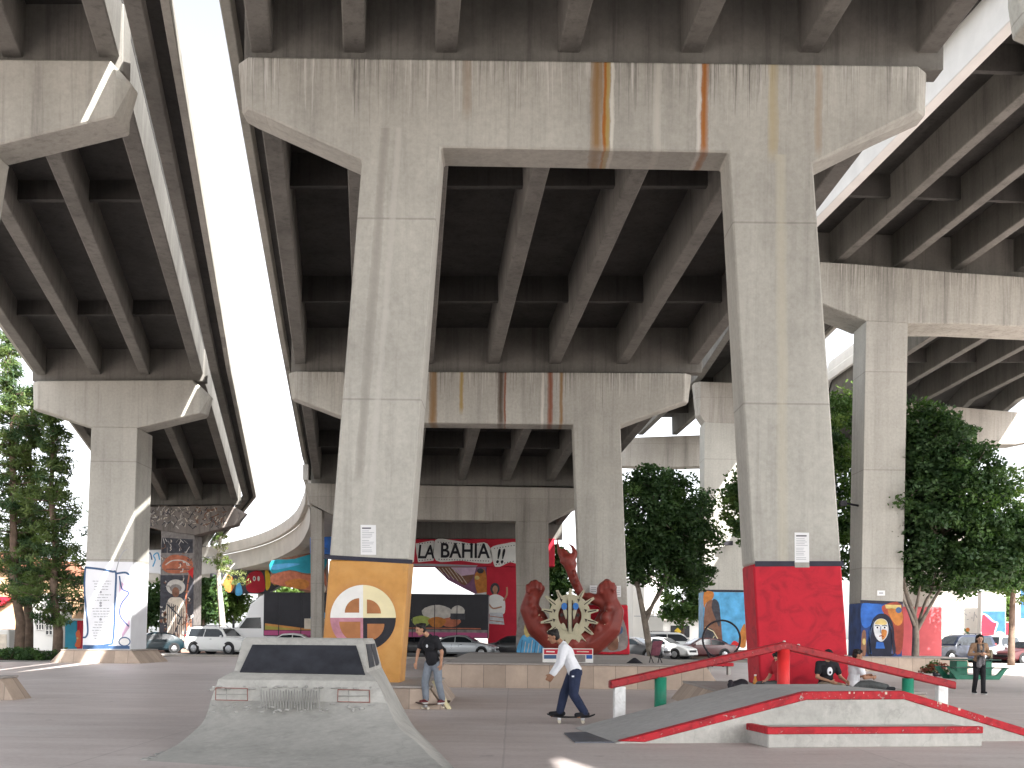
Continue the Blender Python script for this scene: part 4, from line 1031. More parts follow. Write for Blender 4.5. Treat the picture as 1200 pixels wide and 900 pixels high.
# painted scene on the leg's foot behind the sculpture and plates
dc = Decal(47.1)
dc.poly(spline([(700, 762), (703, 740), (712, 726), (724, 722), (732, 730), (734, 760)], 4), M_grey2, 0)
dc.poly(spline([(712, 760), (714, 738), (719, 728), (723, 738), (724, 760)], 4), M_brown, 1)
dc.poly(circle(727, 738, 3, 10, ry=5), M_slate, 1); dc.line([(718, 730), (716, 750)], 1, M_bone, 2); dc.line([(722, 734), (725, 752)], .8, M_bone, 2)
dc.build('warrior_painting', C2)
dc = Decal(47.1, .012); dc.poly([(691, 686), (700, 686), (700, 697.5), (691, 697.5)], M_notice, 0); dc.poly([(720, 686.5), (727.5, 686.5), (727.5, 699.5), (720, 699.5)], M_notice, 0)
for k in range(4): dc.line([(692.5, 688.5 + k * 2.4), (698.5, 688.5 + k * 2.4)], .7, M_inkg, 1); dc.line([(721.2, 689 + k * 2.6), (726.4, 689 + k * 2.6)], .7, M_inkg, 1)
dc.build('small_plate', C2)
dc = Decal(70)
dc.poly(spline([(607, 766), (608, 720), (616, 714), (630, 728), (640, 745), (643, 766)], 4), M_grey2, 0)
dc.poly(spline([(607, 768), (612, 745), (625, 748), (640, 752), (642, 768)], 4), M_lblue, 1)
for k in range(8): dc.line([(610 + k * 4, 766), (612 + k * 4, 750 + k % 3 * 2)], .8, random.choice([M_bone, M_slate, M_pinkish]), 2)
dc.poly(circle(618, 738, 4, 12, ry=9), M_ptgold, 2)
dc.build('foot_painting', C3)

# ---- information board, chair, hoop, bench and small things ------------------------------------
ib = thing('information_board', 'low picture board with red top strip and white frame on the long planter', 'information board', (P(665, 777, 32).x, 32.4, .7))
Dk = 32.4
mb = MB(); a, b_ = P(636, 759.5, Dk), P(695, 777.5, Dk); mb.box(a.x, b_.x, Dk, Dk + .05, b_.z + .02, a.z); mb.build('frame', M_white, ib)
dc = Decal(Dk, .006); 
dc.poly([(637.5, 760.8), (694, 761), (694, 766.8), (637.5, 766.6)], M_muralred, 0); dc.poly([(637.5, 767.5), (652, 767.5), (652, 772), (637.5, 772)], M_slate, 0)
dc.poly([(653, 767.5), (672, 767.5), (672, 776), (653, 776)], M_brick, 0); dc.poly([(673, 767.5), (686, 767.5), (686, 776), (673, 776)], M_grey2, 0); dc.poly([(687, 767.5), (694, 767.5), (694, 772), (687, 772)], M_ptmid, 0)
dc.line([(640, 763.5), (650, 763.8)], 1.4, M_white, 1); dc.line([(676, 763.5), (690, 763.8)], 1.2, M_bone, 1)
dc.build('pictures', ib)
for u in (640, 691):
    mb = MB(); q = P(u, 777, Dk); mb.box(q.x - .025, q.x + .025, Dk + .06, Dk + .11, .70, a.z - .05); mb.build('leg', M_steel, ib)
M_chair = paint('purple_canvas', (0.16, 0.055, 0.075), .8, .35, 6)
ch = thing('folding_chair', 'folded purple canvas chair standing on the long planter', 'folding chair', (P(768, 777, 33).x, 33.5, .7))
q = P(768, 777, 33.5); mb = MB()
mb.loft([[(q.x - .14, 33.5, .92), (q.x + .10, 33.42, .92), (q.x + .10, 33.62, .92), (q.x - .14, 33.7, .92)], [(q.x - .06, 33.62, 1.35), (q.x + .23, 33.55, 1.38), (q.x + .23, 33.63, 1.38), (q.x - .06, 33.7, 1.35)]]); mb.build('canvas', M_chair, ch, bevel=.02)
for dx in (-.18, .08):
    mb = MB(); mb.tube([(q.x + dx, 33.5, .70), (q.x + dx + .15, 33.66, 1.4)], .014, 6); mb.tube([(q.x + dx + .12, 33.5, .70), (q.x + dx, 33.66, 1.05)], .014, 6); mb.build('leg', M_black, ch)
mb = MB(); q = P(744, 777, 32.6); mb.loft([[(q.x - .26, 32.6, .701), (q.x + .24, 32.5, .701), (q.x + .2, 32.9, .701), (q.x - .22, 32.95, .701)], [(q.x - .04, 32.68, .86), (q.x + .03, 32.66, .87), (q.x + .03, 32.74, .87), (q.x - .04, 32.75, .86)]])
tag(mb.build('black_bag', M_black, bevel=.02), 'flat black bag lying on the long planter beside the folded chair', 'bag')
hp = thing('metal_hoop', 'thin black metal hoop standing in front of the sky blue mural', 'hoop', (P(845, 770, 56).x, 56, 0))
mb = MB(); c = P(845.5, 749, 56); rr = 22 * 56 / F
mb.tube([(c.x + rr * math.cos(R(k)), 56, c.z + rr * math.sin(R(k))) for k in range(0, 361, 8)], .05, 8); mb.build('ring', M_black, hp)
mb = MB(); mb.tube([(c.x - rr * .8, 56, c.z - rr * .55), (c.x - rr * .5, 55.8, 0)], .05, 8); mb.tube([(c.x + rr * .1, 56, c.z - rr), (c.x + rr * .1, 56, 0)], .05, 8); mb.build('stand', M_black, hp)
bn = thing('low_bench', 'low red bench slab on the plaza below the black hoop', 'bench', (P(845, 780, 44).x, 44, 0))
a = P(828, 776.5, 44); b_ = P(860, 781, 44); mb = MB(); mb.box(a.x, b_.x, 44, 44.6, b_.z, a.z); mb.build('seat', M_rededge, bn, bevel=.02)
for x in (a.x + .1, b_.x - .2):
    mb = MB(); mb.box(x, x + .1, 44.1, 44.5, 0, b_.z); mb.build('leg', M_rampc, bn)
# backpack and drink bottle on the red leg's planter
bp = thing('backpack', 'slumped black backpack on the planter corner behind the rail', 'backpack', (P(865, 805, 22.6).x, 22.6, .44))
mb = MB(); q = P(865, 803, 22.6); mb.ball((q.x + .02, 22.6, .53), (.19, .14, .10)); mb.ball((q.x + .08, 22.62, .57), (.13, .11, .09)); mb.cap((q.x - .14, 22.5, .5), (q.x - .2, 22.4, .60), .06, .05); fused(mb, 'sack', M_black, bp, .02, 2, world=True)
mb = MB(); mb.tube([(q.x - .18, 22.38, .62), (q.x - .23, 22.3, .55), (q.x - .22, 22.28, .43), (q.x - .24, 22.26, .3)], [.03, .05, .045, .03], 8); mb.build('strap', M_black, bp)
bt = thing('drink_bottle', 'small amber drink bottle standing on the planter by the red leg', 'bottle', (P(885, 800, 22.7).x, 22.7, .44))
mb = MB(); q = P(885, 800, 22.7); mb.tube([(q.x, 22.7, .44), (q.x, 22.7, .60), (q.x, 22.7, .66), (q.x, 22.7, .71)], [.05, .05, .025, .022], 12); mb.build('body', paint('amber', (0.5, 0.2, 0.03), .2, .2, 3), bt)
mb = MB(); mb.tube([(q.x, 22.7, .711), (q.x, 22.7, .745)], .026, 12); mb.build('cap', M_white, bt)
mb = MB(); q = GP(1098, 793); mb.ball((q.x - .05, q.y, .07), (.13, .1, .07)); mb.ball((q.x + .12, q.y, .05), (.1, .08, .05)); mb.ball((q.x - .12, q.y, .15), (.05, .05, .07))
tag(fused(mb, 'dark_bag', M_black, None, .02, 1), 'small dark bag lying on the plaza near the green picnic table', 'bag')
lean = thing('leaning_board', 'worn wooden board leaning on the planter end behind the black-shirted skater', 'board', (P(518, 830, 22.3).x, 22.3, 0))
mb = MB(); a = P(513, 800, 22.5); b_ = P(524, 831, 22.2); mb.loft([[(b_.x, 22.1, 0), (b_.x + .08, 22.1, 0), (b_.x + .08, 22.4, 0), (b_.x, 22.4, 0)], [(a.x - .1, 22.1, .56), (a.x - .02, 22.1, .56), (a.x - .02, 22.4, .56), (a.x - .1, 22.4, .56)]]); mb.build('plank', M_cream, lean, bevel=.008)

# ---- picnic table --------------------------------------------------------------------------------
M_tgreen = paint('table_green', (0.025, 0.15, 0.095), .4, .2, 3)
M_tdark = paint('table_dark_top', (0.035, 0.075, 0.06), .5, .3, 5)
pt = thing('picnic_table', 'green steel picnic table behind the walking woman', 'picnic table', (P(1143, 795, 42).x, 42.5, 0), R(3))
mb = MB(); mb.box(-1.0, 1.05, -.38, .38, .72, .77); mb.build('tabletop', M_tdark, pt, bevel=.015, world=False)
for y in (-.72, .72):
    mb = MB(); mb.box(-1.05, 1.1, y - .15, y + .15, .43, .475); mb.build('bench', M_tdark, pt, bevel=.012, world=False)
for y in (-.55, .55):
    mb = MB(); mb.loft([[(x, yy, z) for x, z in ((-1.15, .46), (-.78, .0), (.85, .0), (1.2, .46), (1.02, .46), (.74, .16), (-.66, .16), (-.95, .46))] for yy in (y - .05, y + .05)]); mb.build('frame', M_tgreen, pt, world=False)
for x in (-.45, .5):
    mb = MB(); mb.box(x - .22, x + .22, -.3, .3, .02, .70); mb.build('leg', M_tgreen, pt, bevel=.02, world=False)
# ---------------------------------------------------------------- vegetation
def leaf_mat(name, c, c2, scale=1.2):
    m, nt, b = new_mat(name)
    p = coords(nt, True); n = noise(nt, p, scale, 3); f = noise(nt, p, 9, 2)
    col = ramp(nt, n, [(.3, c), (.7, c2)])
    col = mixc(nt, .5, col, ramp(nt, f, [(.3, .3), (.7, .7)]), 'OVERLAY')
    nt.links.new(col, b.inputs['Base Color']); b.inputs['Roughness'].default_value = .55; b.inputs['Specular IOR Level'].default_value = .3
    tr = nd(nt, 'ShaderNodeBsdfTranslucent'); nt.links.new(mixc(nt, 1.0, col, (1.2, 1.25, .6), 'MULTIPLY'), tr.inputs['Color'])
    mx = nd(nt, 'ShaderNodeMixShader'); mx.inputs[0].default_value = .35
    out = nt.nodes['Material Output']; nt.links.new(b.outputs[0], mx.inputs[1]); nt.links.new(tr.outputs[0], mx.inputs[2]); nt.links.new(mx.outputs[0], out.inputs['Surface'])
    return m
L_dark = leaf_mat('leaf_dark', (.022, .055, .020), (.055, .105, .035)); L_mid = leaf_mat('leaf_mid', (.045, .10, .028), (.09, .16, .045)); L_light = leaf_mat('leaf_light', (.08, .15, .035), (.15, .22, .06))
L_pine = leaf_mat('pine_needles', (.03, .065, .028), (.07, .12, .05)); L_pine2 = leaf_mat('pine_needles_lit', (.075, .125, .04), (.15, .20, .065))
L_euc = leaf_mat('eucalyptus_leaf', (.14, .18, .06), (.24, .26, .10)); L_redpl = leaf_mat('reddish_leaf', (.14, .03, .03), (.20, .07, .04))
def bark(name, c): return paint(name, c, .9, .35, 3, world=True, bmp=.6)
B_brown = bark('bark_brown', (.14, .10, .075)); B_grey = bark('bark_grey', (.20, .17, .14)); B_pale = bark('bark_pale', (.50, .46, .40))
def leaves(mb, c, r, n, size, rnd, asp=.55, mi=0, droop=0.0, up=0.0):
    for _ in range(n):
        d = Vector((rnd.gauss(0, 1), rnd.gauss(0, 1), rnd.gauss(0, 1))).normalized() * (rnd.random() ** .45)
        p = Vector((c[0] + d.x * r[0], c[1] + d.y * r[1], c[2] + d.z * r[2]))
        a = Vector((rnd.gauss(0, 1), rnd.gauss(0, 1), rnd.gauss(0, .7) - droop + up)).normalized()
        b_ = a.cross(Vector((rnd.gauss(0, 1), rnd.gauss(0, 1), rnd.gauss(0, 1)))).normalized()
        l = size * rnd.uniform(.6, 1.3); w_ = l * asp
        mb.add([p - a * l * .5, p + b_ * w_ * .5 - a * l * .05, p + a * l * .5, p - b_ * w_ * .5 - a * l * .05], [(0, 1, 2, 3)], mi)
def limbs(mb, paths):
    for pts, r0, r1 in paths:
        sp_ = spline(pts, 4, False); n = len(sp_)
        mb.tube(sp_, [r0 + (r1 - r0) * i / (n - 1) for i in range(n)], 7)
def make_tree(label, base, paths, masses, subn, leafn, lsize, lmats, bmat, seed, subr=.75, name='tree', group=None, asp=.55, droop=0., cat='tree', gapseed=None):
    """masses = big lobes (centre, radii); each is filled with small twig clumps, those with leaves"""
    rnd = random.Random(seed)
    t = thing(name, label, cat, base, 0, group)
    mb = MB(); limbs(mb, paths); mb.build('trunk', bmat, t)
    mb = MB()
    tot = sum(m[1][0] * m[1][2] for m in masses)
    tw = MB()
    for c, r in masses:
        k = max(3, int(subn * r[0] * r[2] / tot))
        for _ in range(k):
            d = Vector((rnd.gauss(0, 1), rnd.gauss(0, 1), rnd.gauss(0, 1))).normalized() * (rnd.random() ** .38)
            q = Vector((c[0] + d.x * r[0], c[1] + d.y * r[1], c[2] + d.z * r[2])); s_ = subr * rnd.uniform(.55, 1.35)
            leaves(mb, q, (s_, s_, s_ * .62), leafn, lsize, rnd, asp, rnd.choices(range(len(lmats)), [3, 2, 1][:len(lmats)])[0], droop)
            if rnd.random() < .3: tw.tube([Vector(c) + (q - Vector(c)) * .15, Vector(c) + (q - Vector(c)) * .6 + Vector((0, 0, -.1)), q], [.045, .03, .012], 4)
    mb.build('crown', lmats, t, fix=False)
    if tw.v: tw.build('twigs', bmat, t)
    return t
def PT(u, v, D, dy=0): p = P(u, v, D); return (p.x, p.y + dy, p.z)
# dark tree between the sculpture pier and the blue mural pier
D = 62; gb = GP(762, 772); base = (P(764, 760, D).x, D, 0)
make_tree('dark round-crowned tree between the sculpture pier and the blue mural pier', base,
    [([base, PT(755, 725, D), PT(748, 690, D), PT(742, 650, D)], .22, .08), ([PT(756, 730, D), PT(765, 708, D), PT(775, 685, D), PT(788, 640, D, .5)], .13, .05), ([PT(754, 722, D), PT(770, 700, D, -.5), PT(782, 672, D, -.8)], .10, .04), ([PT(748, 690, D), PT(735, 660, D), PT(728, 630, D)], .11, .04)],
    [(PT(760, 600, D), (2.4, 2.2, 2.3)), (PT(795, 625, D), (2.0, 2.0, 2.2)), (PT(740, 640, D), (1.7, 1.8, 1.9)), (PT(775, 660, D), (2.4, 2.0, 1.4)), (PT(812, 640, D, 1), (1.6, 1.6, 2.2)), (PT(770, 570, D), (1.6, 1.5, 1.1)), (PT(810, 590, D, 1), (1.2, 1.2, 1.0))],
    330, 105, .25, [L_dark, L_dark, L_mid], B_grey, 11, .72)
# tree behind the red-footed leg
D = 59; base = (P(920, 768, D).x, D, 0)
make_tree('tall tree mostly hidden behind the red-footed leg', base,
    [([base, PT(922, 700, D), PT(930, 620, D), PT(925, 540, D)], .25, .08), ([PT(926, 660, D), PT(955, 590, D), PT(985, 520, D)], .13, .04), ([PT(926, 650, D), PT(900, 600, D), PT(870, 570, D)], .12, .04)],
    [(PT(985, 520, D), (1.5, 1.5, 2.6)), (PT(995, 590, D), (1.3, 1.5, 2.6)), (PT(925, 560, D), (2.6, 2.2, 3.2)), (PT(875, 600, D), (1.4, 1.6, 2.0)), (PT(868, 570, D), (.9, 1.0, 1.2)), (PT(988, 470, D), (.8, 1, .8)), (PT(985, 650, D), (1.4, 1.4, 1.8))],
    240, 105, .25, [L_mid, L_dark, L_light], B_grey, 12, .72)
# big tree on the right
D = 53; base = (P(1072, 776, D).x, D, 0)
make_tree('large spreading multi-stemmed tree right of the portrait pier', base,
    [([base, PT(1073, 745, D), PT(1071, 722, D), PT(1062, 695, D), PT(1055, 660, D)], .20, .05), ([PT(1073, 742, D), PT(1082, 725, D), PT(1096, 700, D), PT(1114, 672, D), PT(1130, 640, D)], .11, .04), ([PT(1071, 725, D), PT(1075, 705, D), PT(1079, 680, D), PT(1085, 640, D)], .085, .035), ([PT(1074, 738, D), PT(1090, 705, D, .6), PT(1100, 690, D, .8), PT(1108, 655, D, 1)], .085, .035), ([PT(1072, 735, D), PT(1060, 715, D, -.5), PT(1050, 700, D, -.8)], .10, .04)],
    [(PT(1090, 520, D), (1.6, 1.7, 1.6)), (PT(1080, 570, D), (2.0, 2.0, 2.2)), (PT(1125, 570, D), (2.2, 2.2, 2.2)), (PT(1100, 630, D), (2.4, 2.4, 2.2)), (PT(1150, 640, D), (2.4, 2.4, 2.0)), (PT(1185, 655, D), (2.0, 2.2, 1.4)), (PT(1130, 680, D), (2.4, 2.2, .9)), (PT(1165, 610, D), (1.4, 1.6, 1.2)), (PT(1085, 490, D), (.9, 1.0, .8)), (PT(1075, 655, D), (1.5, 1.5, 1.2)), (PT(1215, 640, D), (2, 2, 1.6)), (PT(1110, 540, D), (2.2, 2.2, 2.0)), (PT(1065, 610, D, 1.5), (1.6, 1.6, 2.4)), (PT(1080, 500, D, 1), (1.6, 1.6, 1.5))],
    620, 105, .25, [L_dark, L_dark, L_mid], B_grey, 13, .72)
D = 66; base = (P(1185, 770, D).x, D, 0)
make_tree('bright green tree at the right edge behind the large spreading tree', base,
    [([base, PT(1186, 720, D), PT(1190, 650, D), PT(1190, 600, D)], .22, .08), ([PT(1187, 690, D), PT(1172, 650, D), PT(1165, 620, D)], .1, .04)],
    [(PT(1190, 610, D), (1.5, 1.6, 2.2)), (PT(1185, 570, D), (1.2, 1.4, 1.0)), (PT(1172, 660, D), (1.5, 1.5, 1.4)), (PT(1200, 690, D), (1.8, 1.6, 1.3))],
    110, 80, .24, [L_light, L_mid, L_light], B_brown, 14, .65)
# light trees across the street
for lab, u0, D, mass, seed, m in (
    ('pale green tree between the white wall and the blue mural pier', 800, 104, [(800, 700, 1.9, 2.4), (790, 715, 1.6, 2.0), (812, 712, 1.7, 2.2), (803, 680, 1.4, 1.2), (822, 690, 1.4, 2)], 21, [L_mid, L_light, L_dark]),
    ('yellow-green tree behind the white off-road car', 258, 106, [(262, 705, 1.9, 2.2), (278, 712, 1.6, 1.8), (250, 715, 1.5, 1.6), (272, 690, 1.2, 1.2)], 22, [L_light, L_light, L_mid]),
    ('dense green tree to the right of the dark figure mural', 238, 101, [(238, 700, 1.5, 2.0), (232, 715, 1.2, 1.8), (244, 690, 1.1, 1.2)], 23, [L_mid, L_dark, L_light]),
    ('dark leafy tree between the text mural and the dark figure mural', 172, 100, [(172, 708, 1.6, 2.2), (165, 718, 1.2, 1.6), (180, 700, 1.3, 1.5)], 24, [L_dark, L_mid, L_dark]),
    ('hazy light green tree above the black trailer', 345, 120, [(345, 680, 2.4, 1.6), (362, 684, 2.0, 1.4), (330, 690, 1.8, 1.6), (354, 700, 2.4, 2)], 25, [L_light, L_light, L_mid]),
    ('green tree between the two grey legs beside the raised red hand', 650, 88, [(650, 672, 1.1, 1.9), (654, 660, .9, 1.2), (645, 690, 1.0, 1.6), (657, 684, .9, 1.5)], 26, [L_mid, L_dark, L_mid]),
    ('small bright tree at the right beyond the parked silver van', 1172, 118, [(1172, 705, 1.5, 2.4), (1180, 715, 1.3, 1.8), (1166, 718, 1.2, 1.6)], 27, [L_light, L_light, L_mid])):
    base = (P(u0, 750, D).x, D, 0)
    make_tree(lab, base, [([base, PT(u0, 735, D), PT(mass[0][0], mass[0][1], D)], .2, .07)], [(PT(a, b_, D), (rx, rx, rz)) for a, b_, rx, rz in mass], 70, 60, .42, m, B_brown, seed, .85, group='trees across the street')
# far treeline: individual broad trees behind the street
rnd0 = random.Random(77)
# pale-trunked eucalyptus
D = 96; base = (P(263, 755, D).x, D, 0)
make_tree('thin pale-trunked eucalyptus with sparse drooping foliage', base,
    [([base, PT(260, 720, D), PT(257, 685, D), PT(256, 655, D), PT(259, 628, D)], .32, .10), ([PT(257, 690, D), PT(266, 672, D), PT(275, 660, D)], .12, .04), ([PT(256, 665, D), PT(250, 650, D)], .1, .04)],
    [(PT(262, 645, D), (.9, .9, 1.6)), (PT(272, 670, D), (1.2, 1.2, 1.1)), (PT(256, 625, D), (.8, .8, 1.2)), (PT(280, 682, D), (.8, .8, .8)), (PT(252, 660, D), (.8, .8, 1))],
    34, 40, .34, [L_euc, L_light], B_pale, 31, .5, asp=.25, droop=1.0)
# pines on the left
def pine(label, u, vtop, vcrown, D, wid, seed, lean=0, vbase=770):
    rnd = random.Random(seed)
    base = Vector((P(u, vbase, D).x, D, 0)); top = Vector(PT(u + lean, vtop, D)); z0 = P(u, vcrown, D).z
    t = thing('pine_tree', label, 'pine tree', base, 0, 'pines at the left edge')
    mb = MB(); n = 9
    pts = [base + (top - base) * (i / n) + Vector((rnd.gauss(0, .08), rnd.gauss(0, .08), 0)) * (i > 0) for i in range(n + 1)]
    mb.tube(pts, [.26 * (1 - .85 * i / n) + .02 for i in range(n + 1)], 8)
    lv = MB(); br = mb
    z = z0; 
    while z < top.z - .3:
        f = (z - z0) / (top.z - z0)
        L = wid * (1 - f) ** .6 * (.75 + .25 * math.sin(f * 17 + seed)) * (.55 + .45 * min(1, f * 5 + .3))
        cx = base.x + (top.x - base.x) * (z / top.z)
        for k in range(rnd.randint(4, 6)):
            a = rnd.uniform(0, 2 * math.pi); l = L * rnd.uniform(.55, 1.1)
            s0 = Vector((cx, D, z)); e = s0 + Vector((math.cos(a) * l, math.sin(a) * l, l * rnd.uniform(.0, .3)))
            br.tube([s0, s0 + (e - s0) * .5 + Vector((0, 0, -.06)), e], [.05, .03, .012], 5)
            for q in range(max(2, int(l / .42))):
                g = s0 + (e - s0) * (.3 + .72 * q / max(1, int(l / .42) - 1) if l > .5 else 1)
                g = g + Vector((rnd.gauss(0, .16), rnd.gauss(0, .16), rnd.gauss(.05, .1)))
                leaves(lv, g, (.40, .40, .28), 46, .38, rnd, .17, rnd.choice([0, 1, 1]), 0, .5)
        z += rnd.uniform(.42, .62)
    lv.build('crown', [L_pine, L_pine2], t, fix=False); mb.build('trunk', B_brown, t)
    return t
pine('tallest pine, at the left edge of the photo with its top beside the left roadway', 22, 385, 705, 58, 2.9, 41, -12)
pine('slender middle pine behind the tallest pine', 33, 455, 705, 60, 2.2, 42, 4)
pine('dense lower pine nearest the white text mural', 67, 480, 728, 56, 2.5, 43, -6)
# planting bed on the left
def bush(label, u, v, D, r, seed, mats=(L_dark, L_mid), n=26, name='shrub', group=None, lf=.16, h=1.0):
    rnd = random.Random(seed); base = (P(u, v, D).x, D, 0); t = thing(name, label, 'shrub', base, 0, group)
    mb = MB(); st = MB()
    for k in range(n):
        a = rnd.uniform(0, 2 * math.pi); rr = r * rnd.random() ** .5; q = Vector((base[0] + rr * math.cos(a), D + rr * math.sin(a) * .7, rnd.uniform(.12, .75) * h * (1 - .4 * (rr / r) ** 2)))
        leaves(mb, q, (.25, .25, .18), 42, lf, rnd, .5, rnd.randrange(len(mats)))
        st.tube([(base[0] + (q.x - base[0]) * .3, D + (q.y - D) * .3, 0), q], [.02, .008], 4)
    mb.build('leaves', list(mats), t, fix=False); st.build('stems', B_brown, t)
    return t
sheet('planting_bed', -40, -20.6, 51, 70, .012, M_earth)
for k, (u, lab) in enumerate(((8, 'low dark shrub at the left edge of the planting bed'), (22, 'low shrub at the foot of the tallest pine'), (36, 'round shrub between the pines'), (56, 'green shrub left of the text mural planter'))):
    bush(lab, u, 768, 54 + k % 2, 1.0 + .2 * (k % 2), 50 + k, group='shrubs in the left bed', h=.8)
bush('reddish low plant beside the portrait planter', 1093, 776, 49, .7, 60, (L_redpl, L_dark), 14, h=.6)

# ---------------------------------------------------------------- vehicles
def car_paint(name, c, rough=.28, metal=.0): 
    m, nt, b = new_mat(name); b.inputs['Base Color'].default_value = rgb(c); b.inputs['Roughness'].default_value = rough; b.inputs['Metallic'].default_value = metal
    b.inputs['Coat Weight'].default_value = .35; b.inputs['Coat Roughness'].default_value = .1
    p = coords(nt, False); n = noise(nt, p, 3, 4); nt.links.new(ramp(nt, n, [(.3, rough), (.8, rough + .18)]), b.inputs['Roughness'])
    return m
M_glass = car_paint('dark_glass', (.018, .022, .026), .06); M_tyre = paint('tyre', (.02, .02, .02), .85, .2, 6); M_rim = paint('alloy', (.42, .42, .43), .35, .1, 5, metal=.8)
M_lamp = car_paint('lamp_glass', (.75, .76, .74), .1); M_tail = car_paint('tail_glass', (.35, .015, .015), .15); M_trim = paint('dark_trim', (.03, .03, .032), .6, .2, 5); M_chrome = paint('chrome', (.6, .6, .62), .2, .05, 5, metal=.9)
PROF = {
 'sedan': dict(L=2.3, w=.90, r=.32, wb=1.36, belt=.93, top=[(-2.30, .62), (-2.22, .95), (-1.72, 1.03), (-.95, 1.38), (-.3, 1.45), (.25, 1.41), (1.02, .98), (1.9, .82), (2.22, .70), (2.30, .48)], cab=(-1.6, .95), ws=(.97, .30), rs=(-1.66, -1.0)),
 'suv': dict(L=2.35, w=.96, r=.38, wb=1.42, belt=1.12, top=[(-2.35, .6), (-2.30, 1.15), (-2.12, 1.78), (-1.0, 1.84), (.30, 1.80), (.62, 1.68), (1.15, 1.15), (2.15, 1.02), (2.30, .90), (2.36, .5)], cab=(-2.15, 1.05), ws=(1.1, .62), rs=(-2.27, -2.15)),
 'hatch': dict(L=1.95, w=.82, r=.31, wb=1.2, belt=.90, top=[(-1.95, .55), (-1.88, .85), (-1.45, 1.14), (-.75, 1.40), (.1, 1.42), (.42, 1.34), (.95, .93), (1.62, .80), (1.88, .66), (1.95, .45)], cab=(-1.4, .9), ws=(.92, .46), rs=(-1.42, -.85)),
}
def build_car(kind, paintm, label, loc, rz, group='cars parked along the street', name='parked_car', cat='car'):
    s = PROF[kind]; t = thing(name, label, cat, loc, rz, group); L = s['L']; w = s['w']; belt = s['belt']; top = s['top']
    def H_(x):
        for (xa, za), (xb, zb) in zip(top, top[1:]):
            if xa <= x <= xb: return za + (zb - za) * (x - xa) / (xb - xa)
        return top[0][1] if x < 0 else top[-1][1]
    def wx(x): return w * (1 - .16 * (abs(x) / L) ** 5)
    def side_y(x, z):
        h = H_(x); b = min(belt, h - .05); W = wx(x)
        if z <= b: return W
        wr = W - .24 * (h - b) / .5 if h - b > .1 else W * .95
        return .975 * W + (wr - .975 * W) * (z - b) / max(.02, h - .05 - b)
    xs = sorted(set([x for x, _ in top] + [-L + 2 * L * k / 30 for k in range(31)]))
    rings = []
    for x in xs:
        h = H_(x); b = min(belt, h - .05); W = wx(x); wr = W - .24 * (h - b) / .5 if h - b > .1 else W * .95
        lo = .20 if abs(x) < L * .93 else .32
        half = [(W * .86, lo), (W * .985, min(lo + .12, b - .08)), (W, min(.62, b - .04)), (W * .975, b), (wr, max(h - .05, b + .005)), (wr * .86, h - .006), (0, h + .015)]
        rings.append([(x, y, z) for y, z in half] + [(x, -y, z) for y, z in reversed(half[:-1])])
    mb = MB(); mb.loft(rings, smooth=True); body = mb.build('body', paintm, t, world=False)
    sm = body.modifiers.new('edge', 'EDGE_SPLIT'); sm.split_angle = R(38)
    x0, x1 = s['cab']; win = []
    for sd in (-1, 1):          # two panes a side
        xm = (x0 + x1) / 2 - .1
        for (a, b_) in ((x0 + .22, xm - .03), (xm + .03, x1 - .10)):
            pts = [a + (b_ - a) * k / 6 for k in range(7)]; lo_ = [(x, belt + .035) for x in pts]
            up = [(x, max(belt + .04, min(H_(x) - .10, belt + (.46 if kind != 'suv' else .56)))) for x in pts]
            mb = MB()
            P1 = [(x, sd * (side_y(x, z) + .010), z) for x, z in lo_]; P2 = [(x, sd * (side_y(x, z) + .010), z) for x, z in up]
            mb.add(P1 + P2, [(i, i + 1, 7 + i + 1, 7 + i) for i in range(6)]); mb.build('window', M_glass, t, fix=False, world=False)
    for (xa, xb), nm, sg in ((s['ws'], 'windscreen', 1), (s['rs'], 'rear_window', -1)):
        mb = MB(); za, zb = H_(xa) + .01, H_(xb) + .01; wa, wb_ = (side_y(xa, za - .08) if H_(xa) - belt > .1 else wx(xa) * .88) - .10, side_y(xb, H_(xb) - .06) - .12
        o = .014
        mb.add([(xa + sg * o, -wa, za + o), (xa + sg * o, wa, za + o), (xb + sg * o, wb_, zb + o), (xb + sg * o, -wb_, zb + o)], [(0, 1, 2, 3)]); mb.build(nm, M_glass, t, fix=False, world=False)
    for sx in (-1, 1):
        for sd in (-1, 1):
            x = sx * s['wb']; r = s['r']; y = sd * (wx(x) - .09)
            mb = MB(); mb.tube([(x, sd * (wx(x) - .3), r + .03), (x, sd * (wx(x) + .006), r + .03)], r + .07, 22, smooth=False); mb.build('wheel_arch', M_trim, t, world=False)
            wh = MB(); wh.tube([(x, y - sd * .10, r), (x, y + sd * .075, r), (x, y + sd * .105, r)], [r, r, r * .93], 22); who = wh.build('wheel', M_tyre, t, world=False)
            rm = MB(); rm.tube([(x, y + sd * .1, r), (x, y + sd * .113, r), (x, y + sd * .12, r)], [r * .66, r * .64, r * .3], 18)
            for k in range(6):
                a = k * math.pi / 3; rm.cap((x, y + sd * .118, r), (x + math.cos(a) * r * .58, y + sd * .112, r + math.sin(a) * r * .58), .022, .022, 6)
            rm.build('rim', M_rim, who, world=False)
    for sd in (-1, 1):
        zf = H_(L - .12); 
        mb = MB(); mb.ball((L - .16, sd * (wx(L) - .20), zf - .09), (.18, .19, .085)); mb.build('headlight', M_lamp, t, world=False)
        mb = MB(); zr = H_(-L + .1); mb.ball((-L + .10, sd * (wx(L) - .12), zr - .12), (.12, .14, .10)); mb.build('tail_light', M_tail, t, world=False)
        mb = MB(); mb.ball((x1 - .18, sd * (wx(.6) + .09), belt + .07), (.07, .10, .065)); mb.build('mirror', paintm, t, world=False)
